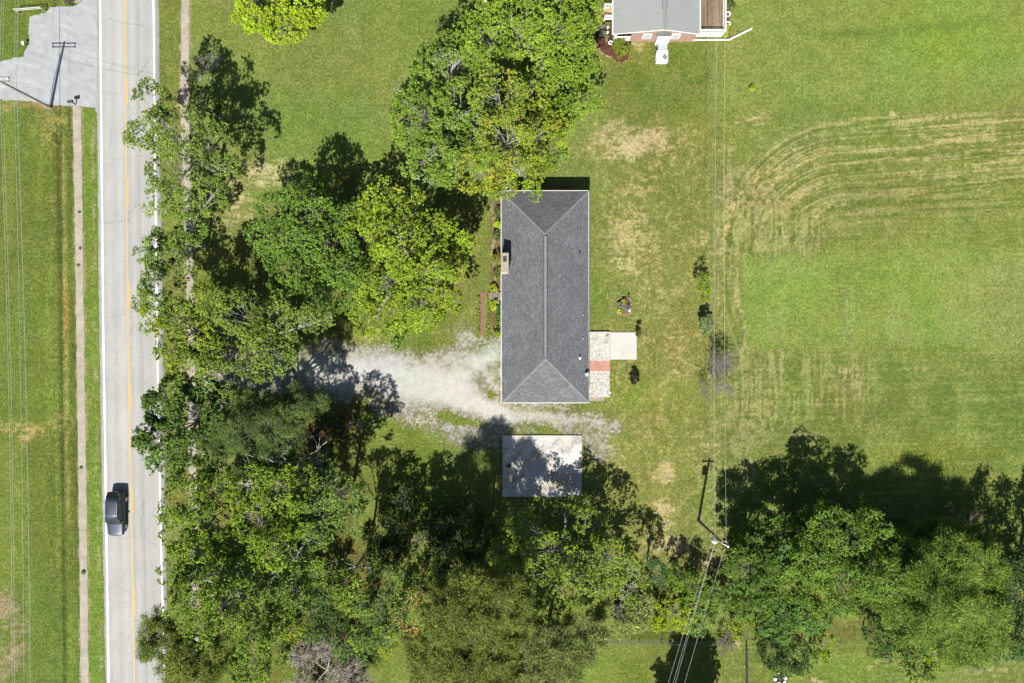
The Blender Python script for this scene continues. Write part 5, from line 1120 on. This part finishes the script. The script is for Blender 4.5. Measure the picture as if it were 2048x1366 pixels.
def gsec(y, wb_, zb, wt, zt): return [(-wb_, y, zb), (-wt, y, zt), (-wt * .5, y, zt + .035), (0, y, zt + .045), (wt * .5, y, zt + .035), (wt, y, zt), (wb_, y, zb)]
MB_ = loft([gsec(-1.18, .9, 1.08, .88, 1.10), gsec(-.42, .93, 1.08, .74, 1.70), gsec(.1, .94, 1.08, .76, 1.76), gsec(1.5, .93, 1.08, .75, 1.75), gsec(2.15, .91, 1.08, .70, 1.66), gsec(2.46, .88, 1.08, .82, 1.14)])
MB_.build('greenhouse', GLASS, car)
rf = loft([[(x, y, z) for x, z in ((-w_, zt - .02), (-w_ * .5, zt + .035), (0, zt + .05), (w_ * .5, zt + .035), (w_, zt - .02), (w_, zt - .05), (-w_, zt - .05))] for y, w_, zt in ((-.42, .745, 1.72), (.1, .77, 1.785), (1.5, .76, 1.775), (2.1, .71, 1.69))])
rfo = rf.build('roof', PAINT, car, smooth=True)
for s_ in (-1, 1):
    MB().tube([(s_ * .66, -.1, 1.80), (s_ * .67, .1, 1.87), (s_ * .67, 1.4, 1.86), (s_ * .64, 1.6, 1.79)], .022, 6).build('roof_rail', STEEL, rfo)
    for p0_, p1_ in (((s_ * .90, -1.15, 1.10), (s_ * .75, -.42, 1.71)), ((s_ * .945, .35, 1.10), (s_ * .775, .35, 1.74)), ((s_ * .94, 1.35, 1.1), (s_ * .77, 1.35, 1.74)), ((s_ * .89, 2.42, 1.12), (s_ * .71, 2.1, 1.67))):
        MB().tube([p0_, p1_], .035, 6).build('pillar', PAINT, car)
    mr = MB().box(s_ * 1.0 - .1, s_ * 1.0 + .1, -.92, -.78, 1.1, 1.26).build('side_mirror', PAINT, car, bevel=.03)
    MB().box(s_ * .66 - .17, s_ * .66 + .17, -2.56, -2.42, .72, .86).build('headlight', M('lamp_glass', (.7, .72, .74), .15), car, bevel=.03)
    MB().box(s_ * .8 - .1, s_ * .8 + .1, 2.46, 2.58, .85, 1.05).build('taillight', M('tail_red', (.35, .01, .01), .3), car, bevel=.03)
    MB().box(s_ * .985 - .012, s_ * .985 + .012, -1.3, 1.9, .36, .5).build('sill', BLACK, car)
    for yy in (-1.6, 1.6):
        wh = bpy.data.objects.new('wheel', None); C.objects.link(wh); wh.parent = car; wh.location = (s_ * .9, yy, .37)
        t = MB(); t.lathe([(.24, -.12), (.35, -.12), (.37, -.07), (.37, .07), (.35, .12), (.24, .12)], 24); t.v = [(v[2], v[0], v[1]) for v in t.v]; t.build('tyre', BLACK, wh)
        t = MB(); t.lathe([(.05, -.13), (.23, -.125), (.24, .125), (.05, .13)], 16); t.v = [(v[2], v[0], v[1]) for v in t.v]; t.build('rim', STEEL, wh)
MB().box(-.6, .6, -2.63, -2.55, .5, .72).build('grille', BLACK, car); MB().box(-.26, .26, 2.56, 2.6, .7, .82).build('number_plate', WHITE, car)
MB().tube([(-.6, -1.2, 1.13), (.1, -1.1, 1.16)], .015, 5).build('wiper', BLACK, car)
